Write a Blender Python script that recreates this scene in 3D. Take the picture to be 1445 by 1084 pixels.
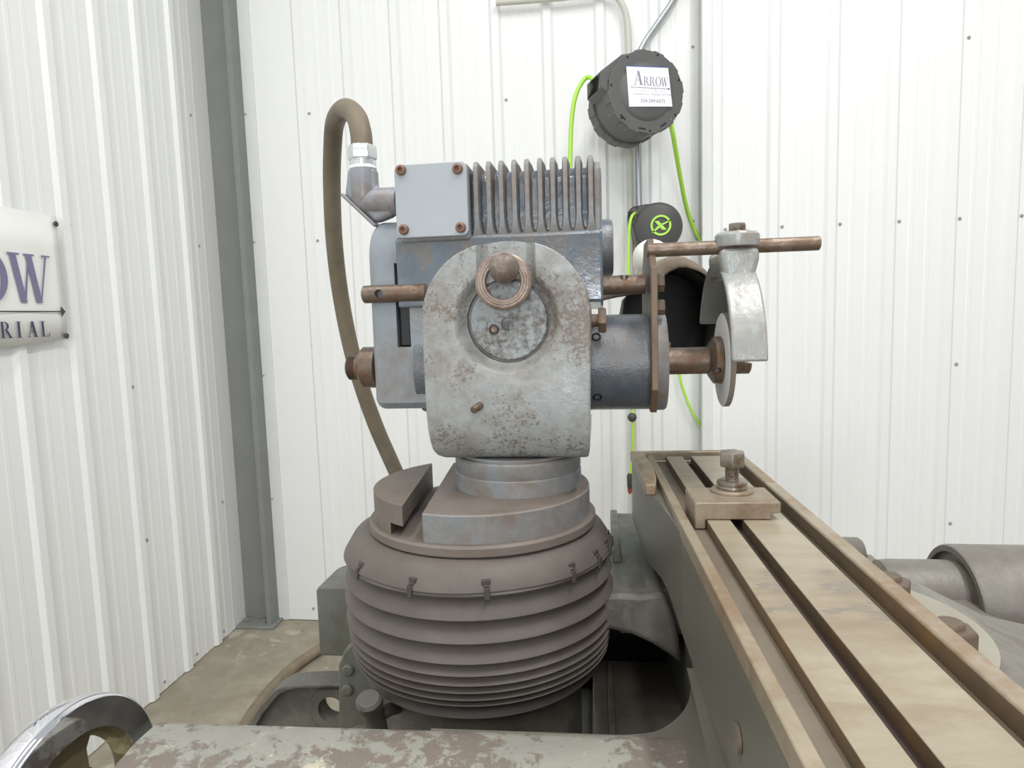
import bpy, bmesh, math, random
from mathutils import Vector, Matrix
random.seed(7)
for o_ in list(bpy.data.objects): bpy.data.objects.remove(o_)
S = bpy.context.scene
COL = S.collection
# ---------------------------------------------------------------- camera
F_PX, CX, CY, CAM_H = 940.0, 722.5, 542.0, 1.40
_y = Vector((122.5, -101.0, F_PX)).normalized()                       # room depth seen by the camera
_z = -Vector((278.0, (F_PX**2 + 122.5*278)/101.0, F_PX)).normalized()  # room up
_x = _y.cross(_z)
RM = Matrix((_x, _y, _z))                                             # camera (right, down, forward) -> room
cam_d = bpy.data.cameras.new('camera'); cam = bpy.data.objects.new('camera', cam_d); COL.objects.link(cam)
cam_d.sensor_fit = 'HORIZONTAL'; cam_d.sensor_width = 36.0; cam_d.lens = F_PX/1445.0*36.0
cam_d.clip_start = 0.02; cam_d.clip_end = 60
_r, _u, _b = RM @ Vector((1, 0, 0)), RM @ Vector((0, -1, 0)), RM @ Vector((0, 0, -1))
cam.matrix_world = Matrix(((_r.x, _u.x, _b.x, 0), (_r.y, _u.y, _b.y, 0), (_r.z, _u.z, _b.z, CAM_H), (0, 0, 0, 1)))
S.camera = cam
# ---------------------------------------------------------------- world and lights
w = bpy.data.worlds.new('shop_air'); S.world = w; w.use_nodes = True
w.node_tree.nodes['Background'].inputs[0].default_value = (0.93, 0.97, 1.0, 1)
w.node_tree.nodes['Background'].inputs[1].default_value = 0.56
def area(name, loc, target, sx, sy, power, color=(1, 1, 1)):
    l = bpy.data.lights.new(name, 'AREA'); l.shape = 'RECTANGLE'; l.size = sx; l.size_y = sy
    l.energy = power; l.color = color
    o = bpy.data.objects.new(name, l); COL.objects.link(o); o.location = loc
    o.rotation_euler = (Vector(target)-Vector(loc)).to_track_quat('-Z', 'Y').to_euler()
    return o
area('ceiling_tube_light', (-0.9, -0.1, 4.2), (-0.9, -0.1, 0), 0.16, 2.4, 34, (1.0, 0.98, 0.94))
area('ceiling_tube_light', (1.0, 0.2, 4.2), (1.0, 0.2, 0), 0.16, 2.4, 74, (1.0, 0.98, 0.94))
area('ceiling_tube_light', (0.5, -3.0, 4.2), (0.5, -3.0, 0), 0.16, 2.4, 60, (1.0, 0.98, 0.94))
area('window_daylight', (0.30, -4.6, 1.85), (0.2, 1.5, 1.4), 1.2, 1.1, 80, (0.95, 0.98, 1.0))
vs = S.view_settings; vs.view_transform = 'Standard'; vs.look = 'None'; vs.gamma = 1.0; vs.exposure = 0.0
vs.use_curve_mapping = False
# ---------------------------------------------------------------- measuring helpers
def ray(px, py): return RM @ Vector((px-CX, py-CY, F_PX))
def P(px, py, Y):
    r = ray(px, py); return r*(Y/r.y) + Vector((0, 0, CAM_H))
def FZ(px, py, z):
    r = ray(px, py); return r*((z-CAM_H)/r.z) + Vector((0, 0, CAM_H))
def PX(px, py, X):
    r = ray(px, py); return r*(X/r.x) + Vector((0, 0, CAM_H))
def sc(Y): return Y/925.0          # metres in one photograph pixel at depth Y
# ---------------------------------------------------------------- materials
def lin(c):
    out = []
    for v in c:
        v /= 255.0
        out.append(v/12.92 if v <= 0.04045 else ((v+0.055)/1.055)**2.4)
    return tuple(out)+(1.0,)
MATS = {}
def mat(name, base, rough=0.5, metal=0.0, wear=None, wear_amt=0.5, wear_scale=40, wear2=None, w2_amt=0.4,
        mottle=0.12, mscale=6.0, bump=0.15, bscale=120, stretch=(1, 1, 1), soft=0.06, spec=0.5, wear_rough=None, bigw=0.55, w2_scale=1.4):
    if name in MATS: return MATS[name]
    m = bpy.data.materials.new(name); m.use_nodes = True; MATS[name] = m
    nt = m.node_tree; N = nt.nodes; L = nt.links; b = N['Principled BSDF']
    b.inputs['Roughness'].default_value = rough; b.inputs['Metallic'].default_value = metal
    b.inputs['Specular IOR Level'].default_value = spec
    tc = N.new('ShaderNodeTexCoord'); mp = N.new('ShaderNodeMapping'); mp.inputs['Scale'].default_value = stretch
    L.new(tc.outputs['Object'], mp.inputs[0])
    def noise(s, d=6, r=0.6, dist=0.0):
        n = N.new('ShaderNodeTexNoise'); n.inputs['Scale'].default_value = s; n.inputs['Detail'].default_value = d
        n.inputs['Roughness'].default_value = r; n.inputs['Distortion'].default_value = dist
        L.new(mp.outputs[0], n.inputs['Vector']); return n.outputs['Fac']
    def mix(f, a, c):
        x = N.new('ShaderNodeMix'); x.data_type = 'RGBA'
        if isinstance(f, float): x.inputs['Factor'].default_value = f
        else: L.new(f, x.inputs['Factor'])
        for i, v in ((6, a), (7, c)):
            if isinstance(v, tuple): x.inputs[i].default_value = v
            else: L.new(v, x.inputs[i])
        return x.outputs[2]
    def ramp(f, lo, hi):
        x = N.new('ShaderNodeMapRange'); x.inputs['From Min'].default_value = lo; x.inputs['From Max'].default_value = hi
        L.new(f, x.inputs['Value']); return x.outputs[0]
    def math_(op, a, c):
        x = N.new('ShaderNodeMath'); x.operation = op
        for i, v in ((0, a), (1, c)):
            if isinstance(v, (int, float)): x.inputs[i].default_value = v
            else: L.new(v, x.inputs[i])
        return x.outputs[0]
    c0 = lin(base)
    dark = tuple(v*(1-mottle*1.6) for v in c0[:3])+(1,); lite = tuple(min(1, v*(1+mottle)) for v in c0[:3])+(1,)
    col = mix(ramp(noise(mscale, 5, 0.65, 0.4), 0.3, 0.7), dark, lite)
    wm = None
    if wear:
        big = noise(wear_scale*0.13, 3, 0.5)
        fine = noise(wear_scale, 8, 0.68, 0.3)
        s_ = math_('ADD', math_('MULTIPLY', big, bigw), math_('MULTIPLY', fine, 1.3-bigw))
        t = 0.65+0.13*(1-2*wear_amt)
        wm = ramp(s_, t-soft/2, t+soft/2)
        col = mix(wm, col, lin(wear))
    if wear2:
        sp_ = math_('ADD', math_('MULTIPLY', noise(wear_scale*0.2, 3, 0.5), 0.6), math_('MULTIPLY', noise(wear_scale*w2_scale, 8, 0.7), 0.7))
        f2 = ramp(sp_, 0.80-0.25*w2_amt, 0.84-0.25*w2_amt)
        f2 = math_('MULTIPLY', f2, 0.85)
        col = mix(f2, col, lin(wear2))
    L.new(col, b.inputs['Base Color'])
    if wm is not None and wear_rough is not None:
        x = N.new('ShaderNodeMapRange'); x.inputs['To Min'].default_value = rough; x.inputs['To Max'].default_value = wear_rough
        L.new(wm, x.inputs['Value']); L.new(x.outputs[0], b.inputs['Roughness'])
    if bump:
        bp = N.new('ShaderNodeBump'); bp.inputs['Strength'].default_value = bump; bp.inputs['Distance'].default_value = 0.002
        h = noise(bscale, 4, 0.6)
        if wm is not None: h = math_('SUBTRACT', h, math_('MULTIPLY', wm, 0.5))
        L.new(h, bp.inputs['Height']); L.new(bp.outputs[0], b.inputs['Normal'])
    return m
M_WALL = mat('white_sheet_metal', (240, 241, 240), 0.36, mottle=0.006, bump=0.0, spec=0.4)
M_TRIM = mat('white_flashing', (226, 228, 228), 0.4, mottle=0.02, bump=0)
M_CONC = mat('concrete', (166, 159, 142), 0.85, wear=(138, 130, 113), wear_amt=0.42, wear_scale=9, soft=0.3, mottle=0.14, mscale=3, bump=0.25, bscale=40, wear2=(186, 180, 164), w2_amt=0.2)
M_COLUMN = mat('grey_column_paint', (134, 136, 132), 0.55, mottle=0.05, bump=0.03)
M_SCREW = mat('screw_zinc', (168, 168, 170), 0.45, 0.2, bump=0)
M_YOKE = mat('yoke_worn_grey_paint', (160, 164, 164), 0.27, wear=(134, 129, 122), wear_amt=0.46, wear_scale=60, wear2=(114, 103, 94), w2_amt=0.42, mottle=0.10, mscale=9, bump=0.3, bscale=160, soft=0.25, wear_rough=0.45, bigw=0.7, w2_scale=3.2)
M_DISH = mat('dish_grey_paint', (150, 156, 158), 0.33, wear=(104, 97, 90), wear_amt=0.36, wear_scale=120, mottle=0.12, bump=0.2, wear_rough=0.55, soft=0.16)
M_BLUE = mat('blue_grey_gloss_paint', (108, 120, 132), 0.12, mottle=0.12, mscale=14, wear=(118, 109, 102), wear_amt=0.10, wear_scale=26, soft=0.2, bump=0.28, bscale=110, wear_rough=0.4, spec=0.9)
M_BLUE_D = mat('spindle_blue_grey_paint', (82, 95, 108), 0.15, mottle=0.12, mscale=8, wear=(114, 107, 102), wear_amt=0.26, wear_scale=12, soft=0.25, bump=0.4, bscale=260, wear_rough=0.45, spec=0.8)
M_FIN = mat('fin_grey_paint', (136, 141, 147), 0.3, mottle=0.1, mscale=20, wear=(122, 112, 104), wear_amt=0.28, wear_scale=34, soft=0.25, bump=0.3, bscale=140, wear_rough=0.55)
M_PLATE = mat('cover_plate_grey', (168, 174, 180), 0.42, mottle=0.03, mscale=6, bump=0.04)
M_GUARDL = mat('belt_guard_blue_grey', (138, 147, 155), 0.42, mottle=0.05, mscale=5, wear=(122, 112, 104), wear_amt=0.12, wear_scale=12, soft=0.2, bump=0.06)
M_RUST = mat('rusty_steel', (126, 112, 100), 0.3, 0.45, mottle=0.2, mscale=40, wear=(106, 84, 68), wear_amt=0.36, wear_scale=34, soft=0.2, bump=0.3, bscale=180, wear_rough=0.5, wear2=(140, 92, 62), w2_amt=0.16)
M_RUST_D = mat('brown_plate_steel', (106, 92, 80), 0.5, 0.2, mottle=0.12, mscale=12, wear=(124, 102, 80), wear_amt=0.12, wear_scale=16, soft=0.25, bump=0.2)
M_BOLT = mat('rusty_cap_screw', (132, 100, 84), 0.55, 0.2, mottle=0.2, mscale=60, bump=0.3, bscale=300)
M_RING = mat('turned_steel_ring', (150, 134, 124), 0.38, 0.4, mottle=0.08, mscale=40, wear=(118, 98, 86), wear_amt=0.35, wear_scale=50, soft=0.2, bump=0.1)
M_KNOB = mat('worn_knob', (146, 137, 128), 0.42, 0.1, wear=(112, 98, 88), wear_amt=0.4, wear_scale=90, bump=0.3, soft=0.14)
M_BLACK = mat('black_parts_and_void_shade', (18, 19, 21), 0.6, mottle=0.1, bump=0.05)  # black for hood and screws, and for painted shade in openings
M_SLOT_SHADE = mat('guard_slot_shade_black', (26, 27, 29), 0.45, mottle=0.1, bump=0.1)  # near-black that paints the shade in the guard slot
M_NECK = mat('neck_grey_paint', (134, 139, 142), 0.4, wear=(120, 108, 99), wear_amt=0.22, wear_scale=24, soft=0.25, mottle=0.12, mscale=8, bump=0.2, wear_rough=0.6)
M_BASE = mat('swivel_base_dusty_grey', (126, 118, 111), 0.6, wear=(108, 97, 89), wear_amt=0.5, wear_scale=12, soft=0.3, mottle=0.10, mscale=9, bump=0.15)
M_BELLOW = mat('dusty_bellows_cloth', (106, 99, 93), 0.55, mottle=0.09, mscale=5, wear=(88, 81, 76), wear_amt=0.4, wear_scale=9, soft=0.3, bump=0.12, bscale=220, spec=0.45)
M_TIE = mat('dusty_black_tie', (74, 68, 64), 0.5, mottle=0.1, bump=0)
M_GREEN = mat('green_grey_casting', (118, 121, 112), 0.5, wear=(98, 94, 82), wear_amt=0.34, wear_scale=16, soft=0.2, mottle=0.14, mscale=6, bump=0.25, wear_rough=0.65)
M_DCAST = mat('oily_dark_casting', (96, 94, 88), 0.42, wear=(124, 119, 109), wear_amt=0.3, wear_scale=22, soft=0.2, mottle=0.2, mscale=7, bump=0.3, wear_rough=0.5)
M_BAR = mat('peeling_grey_paint', (150, 149, 140), 0.38, wear=(118, 108, 100), wear_amt=0.49, wear_scale=55, soft=0.05, wear2=(190, 184, 162), w2_amt=0.3, mottle=0.1, mscale=6, bump=0.5, bscale=60, wear_rough=0.6, bigw=0.65)
M_TSIDE = mat('oily_table_side_and_saddle_shade', (118, 115, 104), 0.42, 0.1, mottle=0.14, mscale=4, wear=(104, 101, 92), wear_amt=0.3, wear_scale=6, soft=0.3, bump=0.08, stretch=(1, 1, 0.5))
M_TTOP = mat('table_ground_iron', (164, 154, 134), 0.33, 0.15, mottle=0.10, mscale=7, wear=(140, 124, 102), wear_amt=0.30, wear_scale=18, soft=0.25, bump=0.06, stretch=(0.6, 1.5, 1), wear2=(126, 118, 106), w2_amt=0.18, w2_scale=1.2)
M_TRAIL = mat('table_rail_stained_iron', (154, 143, 124), 0.42, 0.1, mottle=0.1, mscale=12, wear=(136, 114, 90), wear_amt=0.34, wear_scale=34, soft=0.2, bump=0.1)
M_TSLOT = mat('slot_wall_brown', (108, 94, 77), 0.5, 0.1, mottle=0.16, mscale=10, wear=(128, 100, 66), wear_amt=0.2, wear_scale=22, soft=0.2, bump=0.15)
M_TROUGH = mat('trough_grime', (122, 112, 98), 0.42, 0.1, mottle=0.12, mscale=14, bump=0.1)
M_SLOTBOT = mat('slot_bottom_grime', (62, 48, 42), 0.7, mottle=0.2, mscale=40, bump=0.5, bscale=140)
M_CLAMP = mat('clamp_block_steel', (152, 140, 122), 0.5, 0.2, mottle=0.1, mscale=14, wear=(122, 104, 84), wear_amt=0.3, wear_scale=20, soft=0.2, bump=0.12)
M_HEXB = mat('steel_hex_bolt', (138, 129, 118), 0.32, 0.5, mottle=0.12, mscale=30, wear=(116, 98, 82), wear_amt=0.2, wear_scale=40, bump=0.1)
M_GUARD = mat('wheel_guard_grey_gloss', (158, 163, 162), 0.2, wear=(142, 132, 122), wear_amt=0.1, wear_scale=24, mottle=0.07, mscale=8, soft=0.3, bump=0.35, bscale=60)
M_WHEEL = mat('grinding_wheel_grit', (222, 222, 222), 0.9, mottle=0.03, bump=0.35, bscale=700)
M_WRIM = mat('grinding_wheel_rim', (136, 126, 116), 0.85, mottle=0.1, bump=0.5, bscale=500)
M_CHROME = mat('chrome', (232, 232, 238), 0.06, 1.0, mottle=0.0, bump=0)
M_HUBWEB = mat('handwheel_web_grimy', (112, 100, 74), 0.6, wear=(160, 152, 116), wear_amt=0.36, wear_scale=18, mottle=0.25, mscale=10, bump=0.3)
M_HOSE = mat('brown_conduit_jacket', (116, 105, 88), 0.55, mottle=0.1, mscale=10, wear=(96, 86, 72), wear_amt=0.3, wear_scale=16, soft=0.2, bump=0.12)
M_ZINC = mat('bright_zinc', (214, 218, 218), 0.24, 0.75, mottle=0.05, bump=0.08)
M_ELBOW = mat('elbow_grey_paint', (140, 146, 154), 0.32, wear=(126, 112, 104), wear_amt=0.25, wear_scale=20, soft=0.25, mottle=0.08, bump=0.2)
M_REEL = mat('charcoal_plastic', (92, 93, 92), 0.5, mottle=0.05, bump=0.06, bscale=400)
M_REEL2 = mat('black_plastic', (72, 71, 71), 0.45, mottle=0.05, bump=0.05, bscale=400)
M_LIME = mat('lime_green_hose', (178, 230, 86), 0.4, mottle=0.03, bump=0)
M_PAPER = mat('white_paper', (244, 244, 246), 0.7, mottle=0.0, bump=0)
M_BANNER = mat('white_vinyl_banner', (240, 240, 236), 0.4, mottle=0.01, bump=0.03, bscale=5)
M_INK = mat('slate_violet_ink', (122, 120, 152), 0.5, mottle=0.03, bump=0)
M_INK2 = mat('navy_ink', (62, 58, 98), 0.5, mottle=0.03, bump=0)
M_INKBR = mat('brown_black_ink', (74, 64, 60), 0.5, mottle=0.03, bump=0)
M_INKGR = mat('grey_print', (150, 146, 164), 0.5, mottle=0.03, bump=0)
M_INKLT = mat('pale_print', (206, 202, 212), 0.5, mottle=0.02, bump=0)
M_INKBL = mat('blue_tape', (62, 84, 170), 0.5, mottle=0.03, bump=0)
M_DUSTY = mat('dusty_brown_leather', (140, 128, 112), 0.75, mottle=0.1, mscale=9, wear=(118, 104, 90), wear_amt=0.3, wear_scale=14, soft=0.2, bump=0.2)
M_CREAM = mat('off_white_duct', (226, 226, 218), 0.5, mottle=0.03, bump=0)
M_GALV = mat('galvanised_conduit', (190, 196, 198), 0.3, 0.6, mottle=0.06, mscale=4, bump=0)
M_CONDUIT = mat('painted_conduit', (204, 202, 192), 0.4, mottle=0.05, bump=0)
M_RED = mat('red_plug', (176, 70, 62), 0.5, bump=0)
M_WORK = mat('workhead_grey_casting', (124, 121, 112), 0.4, wear=(106, 98, 93), wear_amt=0.42, wear_scale=16, soft=0.2, mottle=0.16, mscale=7, bump=0.3, wear_rough=0.5)
M_SWIV = mat('swivel_plate_pale', (154, 150, 136), 0.55, mottle=0.06, mscale=10, wear=(166, 160, 140), wear_amt=0.12, wear_scale=24, bump=0.15)
M_PAN = mat('chip_pan_grime', (124, 116, 106), 0.5, mottle=0.16, mscale=9, wear=(98, 90, 80), wear_amt=0.4, wear_scale=14, soft=0.25, bump=0.15)
M_FLOORHOSE = mat('ribbed_floor_hose', (134, 120, 100), 0.6, mottle=0.16, mscale=20, bump=0.2)
# ---------------------------------------------------------------- object helpers
def tag(o, label=None, cat=None, group=None, kind=None):
    if label: o['label'] = label
    if cat: o['category'] = cat
    if group: o['group'] = group
    if kind: o['kind'] = kind
    return o
def thing(name, loc, label, cat, group=None):
    o = bpy.data.objects.new(name, None); COL.objects.link(o); o.location = loc; o.empty_display_size = 0.05
    return tag(o, label, cat, group)
def world_loc(o):
    v = Vector(o.location)
    while o.parent: o = o.parent; v += Vector(o.location)
    return v
def obj(name, bm, m, parent=None, bevel=0.0, segs=2, ang=38, label=None, mats=None, smooth=True, limit=35):
    """link a bmesh given in room coordinates as one mesh object, origin at its middle"""
    bmesh.ops.recalc_face_normals(bm, faces=bm.faces)
    xs = [v.co for v in bm.verts]
    lo = Vector((min(v[i] for v in xs) for i in range(3))); hi = Vector((max(v[i] for v in xs) for i in range(3)))
    c = (lo+hi)/2
    bmesh.ops.translate(bm, verts=bm.verts, vec=-c)
    me = bpy.data.meshes.new(name); bm.to_mesh(me); bm.free()
    for mm in (mats or [m]): me.materials.append(mm)
    o = bpy.data.objects.new(name, me); COL.objects.link(o)
    if parent: o.parent = parent; o.location = c-world_loc(parent)
    else: o.location = c
    if smooth:
        for p in me.polygons: p.use_smooth = True
        me.set_sharp_from_angle(angle=math.radians(ang))
    if bevel:
        b = o.modifiers.new('bevel', 'BEVEL'); b.width = bevel; b.segments = segs; b.limit_method = 'ANGLE'
        b.angle_limit = math.radians(limit); b.harden_normals = False
    if label: o['label'] = label
    return o
def copy_part(src, parent, wloc, name=None):
    c = src.copy(); COL.objects.link(c)
    if parent: c.parent = parent; c.location = Vector(wloc)-world_loc(parent)
    else: c.location = wloc
    return c
def B(): return bmesh.new()
def box(bm, x0, x1, y0, y1, z0, z1, M=None):
    vs_ = [bm.verts.new((x, y, z)) for x in (x0, x1) for y in (y0, y1) for z in (z0, z1)]
    for f in ((0, 1, 3, 2), (4, 6, 7, 5), (0, 4, 5, 1), (2, 3, 7, 6), (0, 2, 6, 4), (1, 5, 7, 3)):
        bm.faces.new([vs_[i] for i in f])
    if M is not None: bmesh.ops.transform(bm, matrix=M, verts=vs_)
    return bm
def prism(bm, pts, axis, a0, a1, M=None):
    """pts 2-D polygon; axis 'x': (y,z), 'y': (x,z), 'z': (x,y); extruded a0..a1"""
    def mk(p, a): return {'x': (a, p[0], p[1]), 'y': (p[0], a, p[1]), 'z': (p[0], p[1], a)}[axis]
    A = [bm.verts.new(mk(p, a0)) for p in pts]; C = [bm.verts.new(mk(p, a1)) for p in pts]
    n = len(pts); bm.faces.new(A); bm.faces.new(C[::-1])
    for i in range(n): bm.faces.new((A[i], C[i], C[(i+1) % n], A[(i+1) % n]))
    if M is not None: bmesh.ops.transform(bm, matrix=M, verts=A+C)
    return bm
AX = {'x': (Vector((1, 0, 0)), Vector((0, 1, 0)), Vector((0, 0, 1))),
      'y': (Vector((0, 1, 0)), Vector((0, 0, 1)), Vector((1, 0, 0))),
      'z': (Vector((0, 0, 1)), Vector((1, 0, 0)), Vector((0, 1, 0)))}
def frame(d):
    d = Vector(d).normalized(); a = Vector((0, 0, 1)) if abs(d.z) < 0.9 else Vector((1, 0, 0))
    u = d.cross(a).normalized(); return d, u, d.cross(u)
def lathe(bm, prof, org, axis, segs=48, a0=0.0, close=True, rfun=None):
    """prof: [(r, h)] along axis from org; r=0 closes with a point"""
    d, u, v = AX[axis] if isinstance(axis, str) else frame(axis)
    org = Vector(org); rings = []
    for r, h in prof:
        if r < 1e-6: rings.append([bm.verts.new(org+d*h)])
        else:
            ring = []
            for k in range(segs):
                a = a0+2*math.pi*k/segs; rr = r if rfun is None else rfun(r, a)
                ring.append(bm.verts.new(org+d*h+(u*math.cos(a)+v*math.sin(a))*rr))
            rings.append(ring)
    for A, C in zip(rings, rings[1:]):
        if len(A) == 1 and len(C) == 1: continue
        for k in range(segs):
            k2 = (k+1) % segs
            if len(A) == 1: bm.faces.new((A[0], C[k], C[k2]))
            elif len(C) == 1: bm.faces.new((A[k], C[0], A[k2]))
            else: bm.faces.new((A[k], C[k], C[k2], A[k2]))
    if close:
        for R_ in (rings[0], rings[-1]):
            if len(R_) > 1: bm.faces.new(R_)
    return bm
def cyl(bm, p, axis, r, h, segs=32, ch=0.0):
    pr = [(r, 0), (r, h)] if not ch else [(r-ch, 0), (r, ch), (r, h-ch), (r-ch, h)]
    return lathe(bm, pr, p, axis, segs)
def hexa(bm, p, axis, r, h, a0=0.0, ch=0.08):
    return lathe(bm, [(r*(1-ch), 0), (r, r*0.12), (r, h-r*0.12), (r*(1-ch), h)], p, axis, 6, a0)
def smooth_path(pts, n=8):
    pts = [Vector(p) for p in pts]; out = []
    for i in range(len(pts)-1):
        p0 = pts[max(0, i-1)]; p1 = pts[i]; p2 = pts[i+1]; p3 = pts[min(len(pts)-1, i+2)]
        for k in range(n):
            t = k/n
            out.append(0.5*((2*p1)+(p2-p0)*t+(2*p0-5*p1+4*p2-p3)*t*t+(3*p1-p0-3*p2+p3)*t**3))
    out.append(pts[-1]); return out
def tube(bm, pts, r, segs=14, n=8, smooth=True):
    pts = smooth_path(pts, n) if smooth else [Vector(p) for p in pts]
    t0 = (pts[1]-pts[0]).normalized(); _, u, v = frame(t0); prev = None; t_prev = t0; rings = []
    for i, p in enumerate(pts):
        t = (pts[min(i+1, len(pts)-1)]-pts[max(i-1, 0)]).normalized()
        q = t_prev.rotation_difference(t); u = q @ u; v = q @ v; t_prev = t
        rr = r(i/(len(pts)-1)) if callable(r) else r
        rings.append([bm.verts.new(p+(u*math.cos(2*math.pi*k/segs)+v*math.sin(2*math.pi*k/segs))*rr) for k in range(segs)])
    for A, C in zip(rings, rings[1:]):
        for k in range(segs): bm.faces.new((A[k], C[k], C[(k+1) % segs], A[(k+1) % segs]))
    bm.faces.new(rings[0]); bm.faces.new(rings[-1]); return bm
def boolean(bm, cut, op='DIFFERENCE'):
    """exact boolean of two bmeshes, returned as a bmesh"""
    obs = []
    for b_ in (bm, cut):
        bmesh.ops.recalc_face_normals(b_, faces=b_.faces)
        me = bpy.data.meshes.new('tmp'); b_.to_mesh(me); b_.free()
        o = bpy.data.objects.new('tmp', me); COL.objects.link(o); obs.append(o)
    md = obs[0].modifiers.new('b', 'BOOLEAN'); md.operation = op; md.solver = 'EXACT'; md.object = obs[1]
    dg = bpy.context.evaluated_depsgraph_get(); dg.update()
    me = bpy.data.meshes.new_from_object(obs[0].evaluated_get(dg))
    out = bmesh.new(); out.from_mesh(me)
    for o in obs:
        m_ = o.data; bpy.data.objects.remove(o); bpy.data.meshes.remove(m_)
    bpy.data.meshes.remove(me)
    return out
def arc(cx_, cy_, r, a0, a1, n): return [(cx_+r*math.cos(math.radians(a0+(a1-a0)*k/n)), cy_+r*math.sin(math.radians(a0+(a1-a0)*k/n))) for k in range(n+1)]
def rrect(x0, x1, z0, z1, r, n=5):
    return arc(x1-r, z1-r, r, 0, 90, n)+arc(x0+r, z1-r, r, 90, 180, n)+arc(x0+r, z0+r, r, 180, 270, n)+arc(x1-r, z0+r, r, 270, 360, n)
def clip(poly, nx, ny, c):
    """keep the part of a polygon where nx*x+ny*y <= c"""
    out = []
    for i in range(len(poly)):
        a, b_ = poly[i], poly[(i+1) % len(poly)]
        da, db = nx*a[0]+ny*a[1]-c, nx*b_[0]+ny*b_[1]-c
        if da <= 0: out.append(a)
        if da*db < 0:
            t = da/(da-db); out.append((a[0]+(b_[0]-a[0])*t, a[1]+(b_[1]-a[1])*t))
    return out
def circle(x, y, r, n=72): return [(x+r*math.cos(2*math.pi*k/n), y+r*math.sin(2*math.pi*k/n)) for k in range(n)]
# ================================================================ SETTING
XL, YB, YR, XC, HT = -1.68, 2.847, 2.752, 0.410, 4.6
b = B(); box(b, -1.9, 3.4, -5.2, 3.3, -0.12, 0.0); floor = obj('floor', b, M_CONC, smooth=False)
tag(floor, 'dusty tan-grey concrete shop floor', 'floor', kind='structure')
PITCH = 0.2135
def sheet_profile(n_rib, start_rib=True):
    """(s, h) polyline of a ribbed steel sheet: tall ribs each pitch, two low ribs between"""
    p = []
    for k in range(n_rib):
        s = k*PITCH
        p += [(s-0.026, 0), (s-0.014, 0.013), (s+0.014, 0.013), (s+0.026, 0)]
        for q in (0.36, 0.64):
            c = s+PITCH*q; p += [(c-0.011, 0), (c-0.006, 0.0012), (c+0.006, 0.0012), (c+0.011, 0)]
    p.append((n_rib*PITCH-0.026, 0)); return p
def sheet(name, parent, place, s0, n, z0, z1, extra_end=None):
    b = B(); pr = [(s0+s, h) for s, h in sheet_profile(n)]
    if extra_end is not None: pr.append((extra_end, 0))
    A = [b.verts.new(place(s, h, z0)) for s, h in pr]; C = [b.verts.new(place(s, h, z1)) for s, h in pr]
    for i in range(len(pr)-1): b.faces.new((A[i], A[i+1], C[i+1], C[i]))
    o = obj(name, b, M_WALL, parent, smooth=False)
    sd = o.modifiers.new('thick', 'SOLIDIFY'); sd.thickness = 0.0012; sd.offset = 0
    return o
b = B(); box(b, -1.74, -1.705, -5.2, 2.86, 0, HT); wall_left = obj('wall_left', b, M_TRIM, smooth=False)
tag(wall_left, 'white ribbed sheet-metal wall on the left, behind the banner', 'wall', kind='structure')
rib0 = 2.60
for k in range(9):
    s0 = rib0-PITCH*3-k*PITCH*4
    sheet('panel', wall_left, lambda s, h, z: (XL-0.004+h, s, z), s0, 4, 0.004, HT, extra_end=(2.845 if k == 0 else None))
b = B(); box(b, -1.56, 3.4, YB+0.03, YB+0.06, 0, HT); wall_back = obj('wall_back', b, M_TRIM, smooth=False)
tag(wall_back, 'white ribbed sheet-metal wall behind the two hose reels', 'wall', kind='structure')
for k in range(3):
    sheet('panel', wall_back, lambda s, h, z: (s, YB+0.004-h, z), -1.2574+k*PITCH*4, 4, 0.004, HT)
b = B(); box(b, XC+0.12, 3.4, YR+0.03, YR+0.05, 0, HT); wall_right = obj('wall_right', b, M_TRIM, smooth=False)
tag(wall_right, 'bright white ribbed partition wall standing proud on the right', 'wall', kind='structure')
for k in range(4):
    sheet('panel', wall_right, lambda s, h, z: (s, YR+0.004-h, z), 0.677-PITCH+k*PITCH*4, 4, 0.004, HT)
b = B(); prism(b, [(XC, YR+0.035), (XC, YR-0.004), (XC+0.06, YR-0.004), (XC+0.06, YR+0.002), (XC+0.006, YR+0.002), (XC+0.006, YR+0.035)], 'z', 0.004, HT)
tag(obj('trim_1', b, M_TRIM, smooth=False), 'pale edge flashing on the left end of the proud partition', 'trim', kind='structure')
b = B(); prism(b, [(-1.56, YB+0.03), (-1.56, YB-0.012), (-1.537, YB-0.012), (-1.533, YB-0.004), (-1.473, YB-0.004), (-1.470, YB+0.004), (-1.470, YB+0.03)], 'z', 0.004, HT)
b2 = obj('trim_2', b, M_TRIM, smooth=False); tag(b2, 'white corner flashing on the back wall beside the grey column', 'trim', kind='structure')
b = B(); prism(b, [(-1.469, YB+0.003), (-1.28, YB+0.003), (-1.28, YB+0.03), (-1.469, YB+0.03)], 'z', 0.004, HT)
obj('panel', b, M_WALL, wall_back, smooth=False)
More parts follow.
